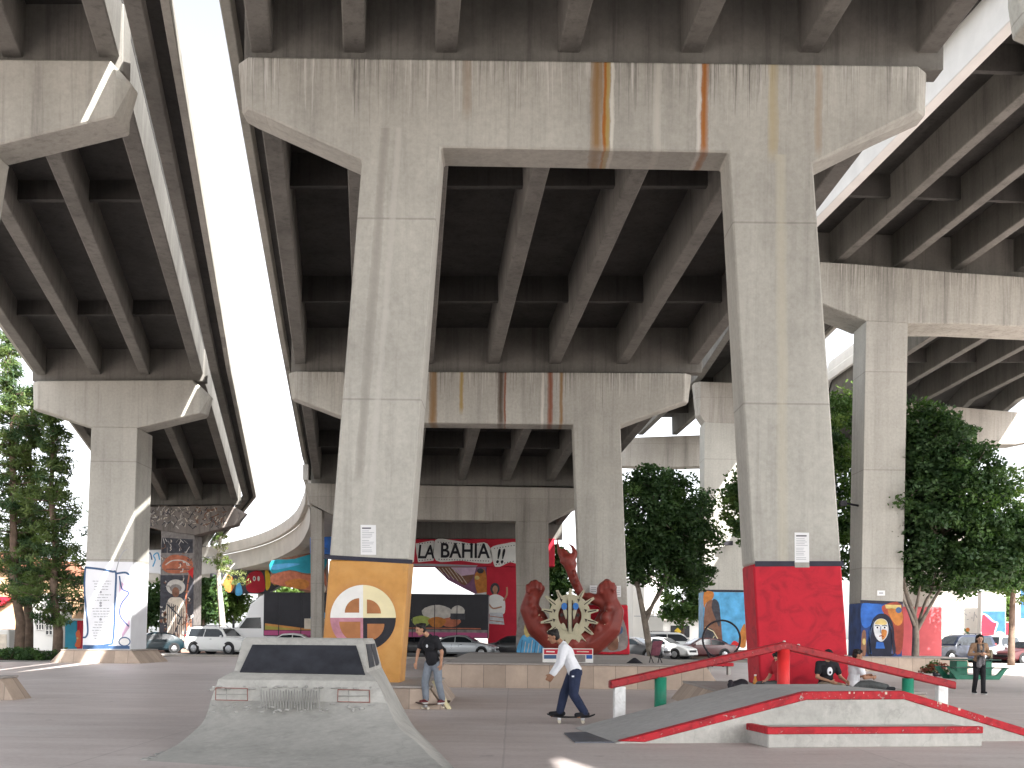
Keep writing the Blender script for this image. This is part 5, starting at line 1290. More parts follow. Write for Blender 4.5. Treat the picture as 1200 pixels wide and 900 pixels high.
    mb = MB(); mb.box(L - .10, L + .03, -w * .55, w * .55, .46, .60); mb.build('grille', M_trim, t, bevel=.02, world=False)
    mb = MB(); mb.box(L - .12, L + .05, -w * .78, w * .78, .26, .42); mb.build('bumper', M_trim if kind != 'sedan' else paintm, t, bevel=.04, world=False)
    mb = MB(); mb.box(-L - .05, -L + .12, -w * .78, w * .78, .30, .48); mb.build('bumper', M_trim if kind != 'sedan' else paintm, t, bevel=.04, world=False)
    for sd in (-1, 1):
        mb = MB(); mb.box(-.1, .06, sd * (w + .004) - .008, sd * (w + .004) + .008, belt - .13, belt - .10); mb.build('door_handle', M_trim, t, world=False)
    if kind == 'suv':
        for sd in (-1, 1):
            mb = MB(); mb.tube([(-1.9, sd * .58, 1.83), (-1.8, sd * .58, 1.9), (.0, sd * .58, 1.9), (.15, sd * .58, 1.84)], .022, 6); mb.build('roof_rail', M_trim, t, world=False)
    return t
CW = car_paint('car_white', (.72, .72, .70)); CS = car_paint('car_silver', (.42, .44, .46), .25, .35); CB = car_paint('car_black', (.018, .018, .022)); CM = car_paint('car_maroon', (.07, .010, .012)); CTE = car_paint('car_teal', (.010, .026, .034)); CN = car_paint('car_navy', (.018, .024, .045)); CG = car_paint('car_grey', (.10, .10, .105)); 
CT_, ST_ = math.cos(TH), math.sin(TH)
def car_at(kind, m, label, u, D, deg, **k):
    p = P(u, 765, D); return build_car(kind, m, label, (p.x, D, .0042 if D > 68 else .005), R(deg), **k)
car_at('suv', CW, 'white off-road car between the dark figure mural and the skate ramp', 258, 73.5, -24, cat='car')
car_at('hatch', CTE, 'small old dark teal car half hidden by the text mural pier', 180, 76, -150)
car_at('sedan', CW, 'white saloon car showing only its roof above the skate ramp', 338, 73, 178)
car_at('sedan', CS, 'silver saloon car behind the black-shirted skater', 543, 74, -8)
car_at('sedan', CB, 'black saloon car under the painted woman on the red column', 600, 77, 172)
car_at('sedan', CB, 'black car hidden behind the head of the black-shirted skater', 478, 76, 185)
car_at('sedan', CG, 'dark grey saloon car behind the folded purple chair', 742, 71.5, -28)
car_at('sedan', CW, 'white saloon car to the left of the maroon car', 776, 75.5, -35)
car_at('suv', CW, 'white van-like car parked behind the maroon car', 790, 86, 0)
car_at('sedan', CM, 'maroon saloon car left of the blue mural pier', 822, 76.5, 188)
car_at('suv', CN, 'dark blue off-road car behind the walking woman', 1124, 71.5, 200)
car_at('suv', CS, 'silver off-road car to the right of the walking woman', 1166, 73, 222)
car_at('sedan', CM, 'maroon car cut off by the right edge of the photo', 1204, 70.8, 205)
car_at('sedan', CW, 'white car behind the dark blue off-road car', 1106, 79, 190)

# ---- truck and trailer
DT = 76.0
M_trkw = car_paint('truck_white', (.74, .74, .74)); M_trl = paint('trailer_black', (.022, .022, .028), .35, .3, .6); M_trlpink = paint('trailer_pink', (.42, .08, .20), .4, .1, 2)
xf = P(268, 745, DT).x
tk = thing('truck_tractor', 'white sleeper-cab truck tractor with a tall wind deflector, in front of the black trailer', 'truck', (xf + 2.5, DT, .0042))
pr = [(xf, .55), (xf, 1.35), (xf + .35, 1.62), (xf + .95, 1.9), (xf + 1.45, 2.55), (xf + 1.75, 3.4), (xf + 2.4, 3.95), (xf + 3.2, 4.12), (xf + 3.65, 4.12), (xf + 3.65, .75), (xf + 2.9, .55)]
mb = MB(); mb.prism_y(pr, DT - 1.2, DT + 1.2); mb.build('cab', M_trkw, tk, bevel=.12, seg=3)
mb = MB(); mb.prism_y([(xf + 1.0, 1.75), (xf + 1.5, 2.45), (xf + 2.45, 2.5), (xf + 2.5, 1.75)], DT - 1.212, DT - 1.195); mb.build('side_window', M_glass, tk)
mb = MB(); q = [(xf + .93, 1.93), (xf + 1.40, 2.52)]; mb.add([(q[0][0] - .03, DT - .95, q[0][1] + .02), (q[0][0] - .03, DT + .95, q[0][1] + .02), (q[1][0] - .03, DT + .85, q[1][1] + .02), (q[1][0] - .03, DT - .85, q[1][1] + .02)], [(0, 1, 2, 3)]); mb.build('windscreen', M_glass, tk, fix=False)
mb = MB(); mb.box(xf + 3.7, xf + 3.85, DT - 1.15, DT - .9, .9, 3.9); mb.build('exhaust_fairing', M_trim, tk, bevel=.02)
mb = MB(); mb.box(xf + .6, xf + .72, DT - 1.45, DT - 1.25, 1.75, 2.3); mb.build('mirror', M_trim, tk, bevel=.02)
mb = MB(); mb.box(xf + 3.2, xf + 6.6, DT - .45, DT + .45, .7, .95); mb.build('chassis', M_trim, tk)
for x in (xf + .95, xf + 4.6, xf + 5.9):
    for sd in (-1, 1):
        mb = MB(); mb.tube([(x, DT + sd * .85, .5), (x, DT + sd * 1.16, .5)], .5, 22); o = mb.build('wheel', M_tyre, tk); mb = MB(); mb.tube([(x, DT + sd * 1.15, .5), (x, DT + sd * 1.175, .5)], .28, 16); mb.build('rim', M_rim, o)
mb = MB(); mb.tube([(xf + 1.9, DT - 1.0, .55), (xf + 3.0, DT - 1.0, .55)], .3, 14); mb.build('fuel_tank', M_chrome, tk)
x0, x1 = P(314, 700, DT).x, P(573, 700, DT).x
tl = thing('semi_trailer', 'long black box trailer with a pink lower stripe and printed pictures', 'trailer', ((x0 + x1) / 2, DT, .0042))
zt = P(314, 695.5, DT).z; mb = MB(); mb.box(x0, x1, DT - 1.28, DT + 1.28, 1.25, zt); mb.build('box', M_trl, tl, bevel=.03)
mb = MB(); mb.box(x0 - .02, x1 + .02, DT - 1.30, DT + 1.3, zt - .04, zt + .05); mb.build('top_rail', M_trim, tl)
mb = MB(); mb.box(x0 - .62, x0 - .02, DT - .95, DT + .95, 2.3, zt - .3); mb.build('cooling_unit', M_trl, tl, bevel=.08)
mb = MB(); mb.box(x0 - .6, x0 - .03, DT - .7, DT + .7, 1.5, 2.25); mb.build('unit_base', M_white, tl, bevel=.05)
dc = Decal(DT - 1.28)
Y = DT - 1.28
xs_ = lambda x, z: (600 + ((x * F / Y) * CT_ + ((z - H) * F / Y) * ST_), 744 - (((z - H) * F / Y) * CT_ - (x * F / Y) * ST_))
Lx = x1 - x0
def rect(a, b_, z0, z1): return [xs_(x0 + a, z1), xs_(x0 + b_, z1), xs_(x0 + b_, z0), xs_(x0 + a, z0)]
dc.poly(rect(.05, Lx - .05, 1.30, 1.62), M_trlpink, 0)
dc.poly([xs_(x0 + .1, 2.1), xs_(x0 + 3.2, 1.75), xs_(x0 + 3.2, 1.66), xs_(x0 + .1, 1.66)], paint('trailer_orange', (.5, .22, .06), .4, .15, 2), 0); dc.poly([xs_(x0 + .1, 1.95), xs_(x0 + 2.4, 1.70), xs_(x0 + .1, 1.68)], paint('trailer_olive', (.32, .30, .06), .4, .15, 2), 1)
for a in (2.75, 3.7): dc.poly(rect(a, a + .75, 1.75, 2.45), M_bone, 2)
dc.poly([xs_(x0 + a, z) for a, z in ((3.15, 2.45), (4.35, 2.5), (4.1, 2.9), (3.75, 3.2), (3.3, 3.15))], M_lblue, 3); dc.poly([xs_(x0 + a, z) for a, z in ((3.45, 3.2), (3.8, 3.2), (3.8, 3.55), (3.45, 3.55))], M_brick, 3); dc.poly([xs_(x0 + a, z) for a, z in ((3.35, 2.0), (3.75, 2.0), (3.75, 2.5), (3.35, 2.5))], M_grey3, 3)
gx = P(500, 720, Y).x - x0
for a, z, rx, rz, m, l in ((1.6, 2.85, 1.0, .62, M_grey3, 0), (.55, 2.35, .65, .38, paint('produce_green', (.34, .40, .10), .5, .2, 3), 1), (1.6, 2.3, .6, .36, M_ptorange, 2), (2.5, 2.3, .7, .32, M_brick, 1), (3.0, 2.95, .45, .5, M_grey3, 1)):
    dc.poly([xs_(x0 + gx - .9 + a + rx * math.cos(R(k)) * (1 + .12 * math.sin(R(k * 3))), z + rz * math.sin(R(k))) for k in range(0, 360, 20)], m, l)
dc.poly(rect(gx - 1.8, Lx - .5, 1.85, 1.93), M_brick, 3); dc.poly(rect(gx - 2, Lx - .05, 1.62, 1.80), M_grey2, 2); dc.poly([xs_(x0 + gx + 1.6, 2.9), xs_(x0 + gx + 2.6, 2.9), xs_(x0 + gx + 2.6, 2.5), xs_(x0 + gx + 1.6, 2.5)], M_grey1, 4)
dc.build('printed_pictures', tl)
for k in range(9):
    mb = MB(); x = x0 + 1.5 * k + 1; mb.box(x, x + .05, DT - 1.297, DT - 1.28, 1.25, zt); mb.build('side_post', M_trl, tl)
for x in (x1 - 1.2, x1 - 2.5):
    for sd in (-1, 1):
        mb = MB(); mb.tube([(x, DT + sd * .9, .5), (x, DT + sd * 1.2, .5)], .5, 20); o = mb.build('wheel', M_tyre, tl); mb = MB(); mb.tube([(x, DT + sd * 1.19, .5), (x, DT + sd * 1.21, .5)], .28, 14); mb.build('rim', M_rim, o)
mb = MB(); mb.box(x0 + 5.6, x0 + 5.75, DT - .9, DT - .75, .02, 1.25); mb.build('landing_leg', M_trim, tl)

# ---------------------------------------------------------------- background walls and buildings
M_tan = paint('sunny_stucco', (.55, .36, .22), .85, .1, .6, world=True); M_wht = paint('white_stucco', (.72, .70, .66), .85, .06, .5, world=True); M_salmon = paint('salmon_paint', (.50, .10, .11), .7, .15, 1, world=True)
M_roof = paint('roof_tile', (.26, .11, .07), .8, .25, 2, world=True); M_teal = paint('teal_paint', (.03, .24, .34), .5, .15, 2, world=True)
hs = thing('stucco_house', 'sunlit tan stucco house behind the pines with a white gabled porch and grilled windows', 'house', (-36, 82, 0))
a, b_ = P(-70, 700, 82).x, P(62, 700, 82).x; mb = MB(); mb.box(a, b_ - 2.2, 82, 94, 0, P(30, 668, 82).z); mb.build('wall', M_tan, hs)
zr = P(30, 668, 82).z; mb = MB(); mb.prism_y([(a - .4, zr + .004), (b_ - 1.8, zr + .004), (b_ - 3.0, zr + 1.3), (a + 1, zr + 1.3)], 81.5, 94.5); mb.build('roof', M_roof, hs)
a2, b2 = P(34, 700, 80).x, P(72, 700, 80).x; z2 = P(50, 700, 80).z; mb = MB(); mb.prism_y([(a2, 0), (b2, 0), (b2, z2 - .5), ((a2 + b2) / 2, z2 + .3), (a2, z2 - .5)], 80, 81.98); mb.build('porch', M_wht, hs)
for (u0, u1, v0, v1) in ((43, 52, 718, 738), (54, 66, 728, 744)):
    p0, p1 = P(u0, v0, 80), P(u1, v1, 80); mb = MB(); mb.box(p0.x, p1.x, 79.96, 79.99, p1.z, p0.z); wn = mb.build('window', M_glass, hs)
    mb = MB(); n = 3
    for k in range(n + 1): x = p0.x + (p1.x - p0.x) * k / n; mb.box(x - .03, x + .03, 79.91, 79.95, p1.z, p0.z)
    for k in range(4): z = p1.z + (p0.z - p1.z) * k / 3; mb.box(p0.x, p1.x, 79.89, 79.908, z - .025, z + .025)
    mb.build('grille', M_wht, wn)
q = P(4, 704, 81.9); mb = MB(); mb.prism_y([(q.x - 1.2, q.z + .3), (q.x + .9, q.z + .3), (q.x - .4, q.z - .6), (q.x - 1.2, q.z - .6)], 81.5, 81.96); mb.build('awning', M_muralred, hs)
bt_ = thing('painted_kiosk', 'teal and red painted kiosk left of the text mural pier', 'kiosk', (P(85, 760, 60).x, 60, 0))
p0, p1 = P(76, 727, 60), P(95, 759, 60); mb = MB(); mb.box(p0.x, p1.x - .22, 60, 61.5, 0, p0.z); mb.build('wall', M_teal, bt_, bevel=.03)
mb = MB(); mb.box(p1.x - .218, p1.x, 59.98, 61.5, 0, p0.z); mb.build('edge_panel', M_muralred, bt_, bevel=.02); mb = MB(); mb.box(p0.x - .1, p1.x + .1, 59.8, 61.7, p0.z + .003, p0.z + .1); mb.build('roof', M_wht, bt_)
dc = Decal(60, .03); dc.poly(spline([(89, 742), (93, 738), (95, 748), (94, 758), (88, 757), (90, 750)], 3), paint('kiosk_orange', (.6, .13, .05), .5, .15, 2), 0); dc.poly(circle(91, 748, 1.2, 8), M_ptgold, 1); dc.build('painting', bt_)
gl = thing('utility_box', 'pale rounded utility box at the left edge by the pines', 'utility box', (P(5, 765, 62).x, 62, 0))
mb = MB(); p0, p1 = P(-4, 737, 62), P(10, 762, 62); mb.box(p0.x, p1.x, 62, 63, 0, p0.z); mb.build('case', M_wht, gl, bevel=.12, seg=3); mb = MB(); mb.box(p0.x + .1, p1.x - .1, 61.97, 61.99, .3, p0.z - .3); mb.build('door', M_bone, gl, bevel=.01)
# salmon wall right of the portrait pier, white painted walls beyond
sw = thing('painted_wall', 'salmon red painted concrete wall behind the multi-stemmed tree', 'wall', (P(1080, 770, 58).x, 58, 0))
p0, p1 = P(1052, 711, 58), P(1104, 711, 58); mb = MB(); mb.box(p0.x, p1.x, 58, 59.6, 0, p0.z); mb.build('panel', M_salmon, sw, bevel=.03); mb = MB(); mb.box(p0.x + .02, p1.x - .02, 58.02, 59.58, p0.z + .002, p0.z + 1.9); mb.build('upper_wall', M_conc_far, sw, bevel=.03)
def mwall(label, u0, u1, v0, D, m, dec=None, th=.8):
    t = thing('painted_wall', label, 'wall', (P((u0 + u1) / 2, 760, D).x, D, 0), 0, 'painted walls across the street')
    p0, p1 = P(u0, v0, D), P(u1, v0, D); mb = MB(); mb.box(p0.x, p1.x, D, D + th, 0, p0.z); mb.build('panel', m, t, bevel=.02)
    mb = MB(); mb.box(p0.x - .08, p1.x + .08, D - .06, D + th + .06, p0.z + .003, p0.z + .12); mb.build('coping', M_lot, t)
    if dec:
        d = Decal(D); dec(d); d.build('mural', t)
M_mor = paint('mural_orange', (.55, .20, .05), .6, .2, 2, world=True); M_mye = paint('mural_bright_yellow', (.70, .48, .04), .6, .15, 2, world=True); M_mgr = paint('mural_green', (.05, .16, .06), .6, .2, 2, world=True)
def dA(d):
    d.poly(spline([(1108, 702), (1114, 700), (1116, 735), (1113, 744), (1107, 744)], 3), M_brown, 0); d.poly(spline([(1115, 700), (1120, 700), (1121, 740), (1117, 742)], 3), M_mor, 0)
    d.poly([(1107, 728), (1112, 724), (1116, 732), (1121, 736), (1121, 741), (1107, 736)], M_mye, 1); d.poly([(1106, 737), (1121, 742), (1121, 748), (1106, 748)], M_muralred, 1); d.poly([(1110, 710), (1113, 712), (1112, 724), (1109, 722)], M_mgr, 2); d.poly([(1119, 714), (1122, 714), (1122, 730), (1119, 730)], M_mgr, 1)
mwall('wall panel with an orange, yellow and dark green mural right of the salmon wall', 1105, 1123, 699, 92, M_mor, dA)
def dB(d):
    for k in range(7): d.line([(1127 + k * 3, 712 + (k * 7) % 15), (1131 + k * 2, 716 + (k * 5) % 13)], .8, M_inkg, 0)
    d.poly(spline([(1118, 746), (1122, 738), (1130, 736), (1136, 742), (1138, 748), (1118, 748)], 3), M_mgr, 0); d.poly(spline([(1121, 747), (1125, 741), (1131, 740), (1134, 747)], 3), sil, 1); d.poly(circle(1134, 738, 2.5, 8), M_mor, 2)
mwall('tall white painted wall with faint grey drawings left of the wave mural', 1124, 1149, 694, 98, M_wht, dB)
def dC(d):
    d.poly([(1151, 716), (1178, 716), (1178, 748), (1151, 748)], M_blue, 0); d.poly(spline([(1151, 720), (1157, 724), (1163, 729), (1168, 730), (1166, 737), (1163, 748), (1151, 748)], 3), M_muralred, 1)
    d.line(spline([(1152, 719), (1158, 722), (1164, 728), (1169, 730), (1167, 737), (1165, 745)], 3, False), 1.2, M_white, 2); d.poly(spline([(1166, 748), (1168, 741), (1173, 740), (1178, 744), (1178, 748)], 3), M_white, 2)
mwall('white wall with a blue and red wave mural behind the silver off-road car', 1150, 1179, 695, 96, M_wht, dC)
def dD(d): d.poly([(1196, 690), (1212, 690), (1212, 725), (1196, 725)], M_blue, 0)
mwall('white wall with a blue painted panel at the right edge', 1190, 1225, 690, 99, M_wht, dD)
mwall('low red wall at the right beyond the parked cars', 1178, 1206, 730, 105, M_muralred)
mwall('tall plain white wall behind the dark round-crowned tree', 742, 778, 676, 108, M_wht, lambda d: d.line([(743, 722), (778, 722.6)], .8, M_inkg, 0), 6)
sh = thing('shop_building', 'low pale shop building with a dark window band behind the maroon car', 'building', (P(810, 760, 122).x, 122, 0))
p0, p1 = P(776, 727, 122), P(840, 727, 122); mb = MB(); mb.box(p0.x, p1.x, 122, 130, 0, p0.z); mb.build('wall', M_wht, sh); mb = MB(); q0, q1 = P(786, 733, 121.9), P(808, 747, 121.9); mb.box(q0.x, q1.x, 121.9, 121.96, q1.z, q0.z); mb.build('window', M_trim, sh); mb = MB(); mb.box(p0.x - .3, p1.x + .3, 121.5, 130.2, p0.z + .003, p0.z + .25); mb.build('roof', M_lot, sh)
sg = thing('road_sign', 'yellow diamond road sign behind the maroon car', 'road sign', (P(794, 760, 92).x, 92, 0))
q = P(794, 740, 92); mb = MB(); mb.loft([[(q.x - .32, y, q.z), (q.x, y, q.z - .32), (q.x + .32, y, q.z), (q.x, y, q.z + .32)] for y in (91.94, 91.97)]); mb.build('plate', M_mye, sg); mb = MB(); mb.tube([(q.x, 92, 0), (q.x, 92, q.z + .3)], .035, 8); mb.build('post', M_rim, sg)
# painted pier caps under the curving ramp
def capm(label, D, outline, m, col=None, dec=None):
    xs = [u for u, v in outline]
    t = pier(label, P(sum(xs) / len(xs), 700, D).x, D, 'painted piers under the curving ramp')
    mb = MB(); mb.prism_y([XZ(u, v, D) for u, v in outline], D, D + 1.2); mb.build('cap_beam', m, t, bevel=.03)
    if col: column(t, D, (col[0], col[2]), (col[1], col[2]), (col[0], 758), (col[1], 758), 1.1, 1.1, M_conc_far)
    if dec: d = Decal(D); dec(d); d.build('mural', t)
def d1(d):
    d.poly(spline([(318, 657), (345, 655), (380, 646), (380, 668), (360, 672), (340, 668), (319, 672)], 3), paint('mural_turquoise', (.02, .26, .34), .6, .25, 1, world=True), 0); d.poly(spline([(320, 662), (340, 660), (352, 661), (338, 665), (320, 668)], 3), M_lblue, 1)
    d.poly(spline([(319, 674), (340, 669), (362, 674), (380, 670), (380, 692), (352, 690), (320, 684)], 3), M_brick, 1); d.poly(spline([(334, 682), (350, 678), (362, 682), (358, 690), (340, 688)], 3), M_ptorange, 2)
    d.poly(circle(374, 676, 4.5, 12, ry=7), M_grey1, 3); d.poly(circle(374, 677, 2.6, 10, ry=4), skin, 4); d.poly(spline([(368, 690), (372, 683), (380, 684), (381, 694), (369, 694)], 3), M_bone, 4)
capm('painted pier cap with a turquoise sky and a brown landscape mural', 88, [(317, 657), (382, 644), (382, 696), (362, 696), (345, 689), (317, 684)], M_brown, (362, 381, 696), d1)
def d2(d):
    d.poly(spline([(292, 672), (305, 669), (310, 680), (309, 693), (292, 694), (288, 684)], 3), M_muralred, 0); d.poly(circle(298, 678, 1.8, 10, ry=3), M_white, 1); d.poly(circle(303, 678, 1.5, 10, ry=3), M_white, 1); d.poly(circle(298, 678, .8, 8, ry=1.6), M_black, 2)
    d.poly(spline([(311, 668), (316, 672), (317, 686), (312, 692), (311, 680)], 3), M_mye, 0); d.poly(spline([(320, 682), (328, 678), (331, 680), (322, 686)], 3), M_mye, 1); d.poly(spline([(278, 682), (282, 684), (284, 696), (276, 697)], 3), M_lblue, 0)
    d.poly(spline([(262, 676), (270, 674), (275, 684), (270, 694), (262, 690)], 3), M_mor, 0)
capm('painted pier cap with red, yellow and black stylised bird heads', 104, [(246, 672), (334, 667), (334, 682), (312, 696), (246, 694)], M_grey1, (302, 306, 690), d2)
def d3(d):
    d.poly([(364, 631), (384, 629), (384, 649), (364, 648)], M_ptmid, 0); d.poly(circle(370, 640, 3, 10, ry=4), M_lblue, 1); d.line(spline([(364, 643), (372, 639), (384, 644)], 3, False), 1.6, M_slate, 2); d.poly(circle(366, 633, 1.6, 8), M_mor, 2)
capm('blue painted pier cap end beside the ochre-footed leg', 78, [(363, 630), (400, 628), (400, 650), (363, 649)], M_blue, None, d3)
# ---------------------------------------------------------------- people
def cloth(name, c, var=.15, rough=.85):
    m, nt, b = new_mat(name); p = coords(nt, False); n = noise(nt, p, 7, 4); f = noise(nt, coords(nt, False, (1, 1, .45)), 11, 3)
    col = ramp(nt, n, [(.3, tuple(x * (1 - var) for x in c)), (.7, tuple(min(1, x * (1 + var)) for x in c))])
    nt.links.new(col, b.inputs['Base Color']); b.inputs['Roughness'].default_value = rough; b.inputs['Specular IOR Level'].default_value = .2
    bump(nt, b, f, .7, .03); return m
SK1 = cloth('skin_tan', (.40, .22, .14), .06, .5); SK2 = cloth('skin_brown', (.30, .155, .095), .06, .5); SK3 = cloth('skin_light', (.48, .28, .19), .06, .5)
HAIR = cloth('hair_black', (.012, .010, .009), .3, .5); EYE = paint('eye_dark', (.01, .008, .008), .2, .1, 5); LIP = cloth('lip', (.30, .10, .08), .1, .5)
def V(*a): return Vector(a)
def person(label, loc, rz, J, skin, top, bottom, shoe, sleeve='short', hair='short', sole=None, cap_m=None, hands=(None, None), loose=1.0, topname='shirt', women=False):
    J = {k: Vector(v) for k, v in J.items()}
    nk, hd, pe, chs = J['neck'], J['head'], J['pelvis'], J['chest']
    hf = J.get('face', V(1, 0, -.1)).normalized()
    up = (hd - nk).normalized(); 
    side = up.cross(hf).normalized(); up2 = hf.cross(side).normalized()
    HR = Matrix((hf, side, up2)).transposed()       # local head axes x forward, y left, z up
    tu = (chs - pe).normalized(); ts = (J['shL'] - J['shR']); ts = (ts - tu * ts.dot(tu)).normalized(); tf = ts.cross(tu)
    TR = Matrix((tf, ts, tu)).transposed()
    g = .92 if women else 1.0
    def torso(mb, e):
        mb.ball(pe, (.112 + e, .155 + e, .12 + e), rot=TR); mb.ball(pe.lerp(chs, .5), (.098 + e, .132 * g + e, .15 + e), rot=TR)
        mb.ball(chs, (.115 + e, .155 * g + e, .15 + e), rot=TR); mb.cap(J['shL'].lerp(chs, .25), J['shR'].lerp(chs, .25), .075 + e); mb.cap(J['shL'], J['shR'], .052 + e)
        mb.cap(nk - up * .05, chs, .055 + e, .1 + e)
    b = MB(); torso(b, -.01)
    b.cap(nk - up * .06, hd - up * .03 - hf * .01, .052, .05)
    b.ball(hd + up2 * .02, (.092, .074, .098), rot=HR); b.ball(hd - up2 * .045 + hf * .02, (.068, .058, .066), rot=HR)     # skull, jaw
    b.ball(hd - up2 * .092 + hf * .052, (.024, .024, .018), rot=HR); b.cap(hd + hf * .086 + up2 * .004, hd + hf * .104 - up2 * .026, .011, .015)   # chin, nose
    b.cap(hd + hf * .082 + up2 * .03 + side * .03, hd + hf * .082 + up2 * .03 - side * .03, .014)
    for s_ in (-1, 1): b.ball(hd + side * s_ * .076 - hf * .005 - up2 * .01, (.02, .012, .032), rot=HR)
    for s_ in 'LR':
        sh, el, wr, hp_, kn, an, to = (J[k + s_] for k in ('sh', 'el', 'wr', 'hip', 'kn', 'an', 'to'))
        b.cap(sh, el, .047 * g, .038 * g); b.cap(el, wr, .039 * g, .025 * g)
        b.cap(hp_, kn, .078, .052); b.cap(kn, an, .053, .035); b.cap(an, to, .036, .028)
        # hand: palm, four curled fingers, a thumb off the palm's side
        hd_ = J.get('ha' + s_, wr + (wr - el).normalized() * .09); d = (hd_ - wr).normalized()
        hint = J.get('palm' + s_, V(0, -1 if s_ == 'L' else 1, 0)); n = (hint - d * hint.dot(d)).normalized(); w_ = d.cross(n)
        sg = 1 if w_.dot(V(1, 0, 0)) > 0 else -1; w_ = w_ * sg
        b.cap(wr, wr + d * .03, .026, .03); 
        for k, (o, l) in enumerate(((-.026, .036), (-.009, .042), (.009, .045), (.026, .040))):
            p0 = wr + d * .02 + w_ * o * .7; p1 = wr + d * .085 + w_ * o; b.cap(p0, p1, .0135, .012)
            p2 = p1 + d * l * .8 + n * .012; p3 = p2 + d * l * .45 + n * .022; b.cap(p1, p2, .0105, .0095); b.cap(p2, p3, .0095, .008)
        q0 = wr + d * .03 + w_ * .024; q1 = q0 + (d * .6 + w_ * .7 + n * .3).normalized() * .04; b.cap(q0, q1, .014, .011); b.cap(q1, q1 + (d * .9 + w_ * .1 + n * .4).normalized() * .032, .011, .009)
    o = fused(b, 'person', skin, None, .0095, 3); o.location = loc; o.rotation_euler = (0, 0, rz); tag(o, label, 'person')
    L = loose
    t = MB(); torso(t, .016); 
    t.ball(pe + tu * .02, (.128, .17, .13), rot=TR); t.ball(pe.lerp(chs, .35), (.118, .158 * g, .14), rot=TR)
    for s_ in 'LR':
        sh, el, wr = J['sh' + s_], J['el' + s_], J['wr' + s_]
        if sleeve == 'short': t.cap(sh, sh.lerp(el, .62), .066, .068)
        else: t.cap(sh, el, .066, .055); t.cap(el, el.lerp(wr, .92), .055, .042)
    fused(t, topname, top, o, .014, 3)
    t = MB(); t.ball(pe - tu * .03, (.125, .163, .12), rot=TR)
    for s_ in 'LR':
        hp_, kn, an = J['hip' + s_], J['kn' + s_], J['an' + s_]
        t.cap(hp_, kn, .098 * L, .074 * L); t.cap(kn, kn.lerp(an, .985), .074 * L, .064 * L)
    fused(t, 'trousers', bottom, o, .014, 3)
    for s_ in 'LR':
        an, to = J['an' + s_], J['to' + s_]; zf = min(an.z - .07, to.z)
        d = (V(to.x, to.y, 0) - V(an.x, an.y, 0)); d = d.normalized() if d.length > .01 else V(1, 0, 0)
        h = V(an.x, an.y, zf); t = MB(); t.cap(h - d * .05 + V(0, 0, .040), h + d * .16 + V(0, 0, .034), .048, .042); t.cap(an - V(0, 0, .02), h + V(0, 0, .05), .048, .05)
        sh_ = fused(t, 'shoe', shoe, o, .012, 2)
        if sole:
            t = MB(); pts = [h + V(0, 0, -.012) + d * x + V(-d.y, d.x, 0) * y for x, y in circle(.05, 0, .155, 20, ry=.052)]
            t.loft([[p for p in pts], [p + V(0, 0, .03) for p in pts]]); t.build('sole', sole, sh_, world=False)
    t = MB()
    if cap_m:
        t.ball(hd + up2 * .045, (.104, .086, .082), rot=HR); t.ball(hd + hf * .10 + up2 * .045, (.07, .062, .012), rot=HR); fused(t, 'cap', cap_m, o, .012, 2)
    else:
        t.ball(hd + up2 * .045 - hf * .018, (.097, .084, .088), rot=HR); t.ball(hd - hf * .045 - up2 * .01, (.062, .078, .08), rot=HR); t.cap(hd + up2 * .098 + hf * .045 + side * .03, hd + up2 * .10 + hf * .04 - side * .04, .034)
        rnd = random.Random(int(abs(loc[0]) * 100))
        for k in range(26):
            q = V(rnd.uniform(-.09, .07), rnd.uniform(-.07, .07), rnd.uniform(.06, .10)); t.ball(hd + HR @ q, rnd.uniform(.018, .03), n=8, m=6)
        if hair == 'long':
            for y in (-.07, -.035, .0, .035, .07): t.cap(hd + HR @ V(-.05, y, .04), hd + HR @ V(-.07 + .04 * (abs(y) > .05), y * 1.35, -.22), .04, .03)
        fused(t, 'hair', HAIR, o, .011, 1)
    t = MB()
    for s_ in (-1, 1): t.ball(hd + HR @ V(.086, s_ * .031, .010), (.009, .015, .008), rot=HR, n=10, m=6)
    t.build('eyes', EYE, o, world=False)
    t = MB(); t.cap(hd + HR @ V(.084, .02, -.055), hd + HR @ V(.084, -.02, -.055), .008); t.build('mouth', LIP, o, world=False)
    return o
C_black = cloth('black_cotton', (.018, .018, .021), .25); C_white = cloth('white_cotton', (.72, .73, .76), .05); C_navy = cloth('navy_cloth', (.022, .03, .062), .2); C_jean = cloth('grey_denim', (.19, .215, .25), .18)
C_redt = cloth('red_cotton', (.42, .03, .04), .15); C_khaki = cloth('khaki_cloth', (.27, .235, .17), .15); C_tan = cloth('tan_jacket', (.30, .19, .12), .15); C_grey = cloth('grey_cloth', (.07, .075, .075), .2); C_shoered = cloth('dark_red_shoe', (.12, .03, .035), .2); C_sole = paint('sole_white', (.6, .6, .58), .6, .1, 4); C_scarf = cloth('patterned_scarf', (.12, .115, .12), .9)
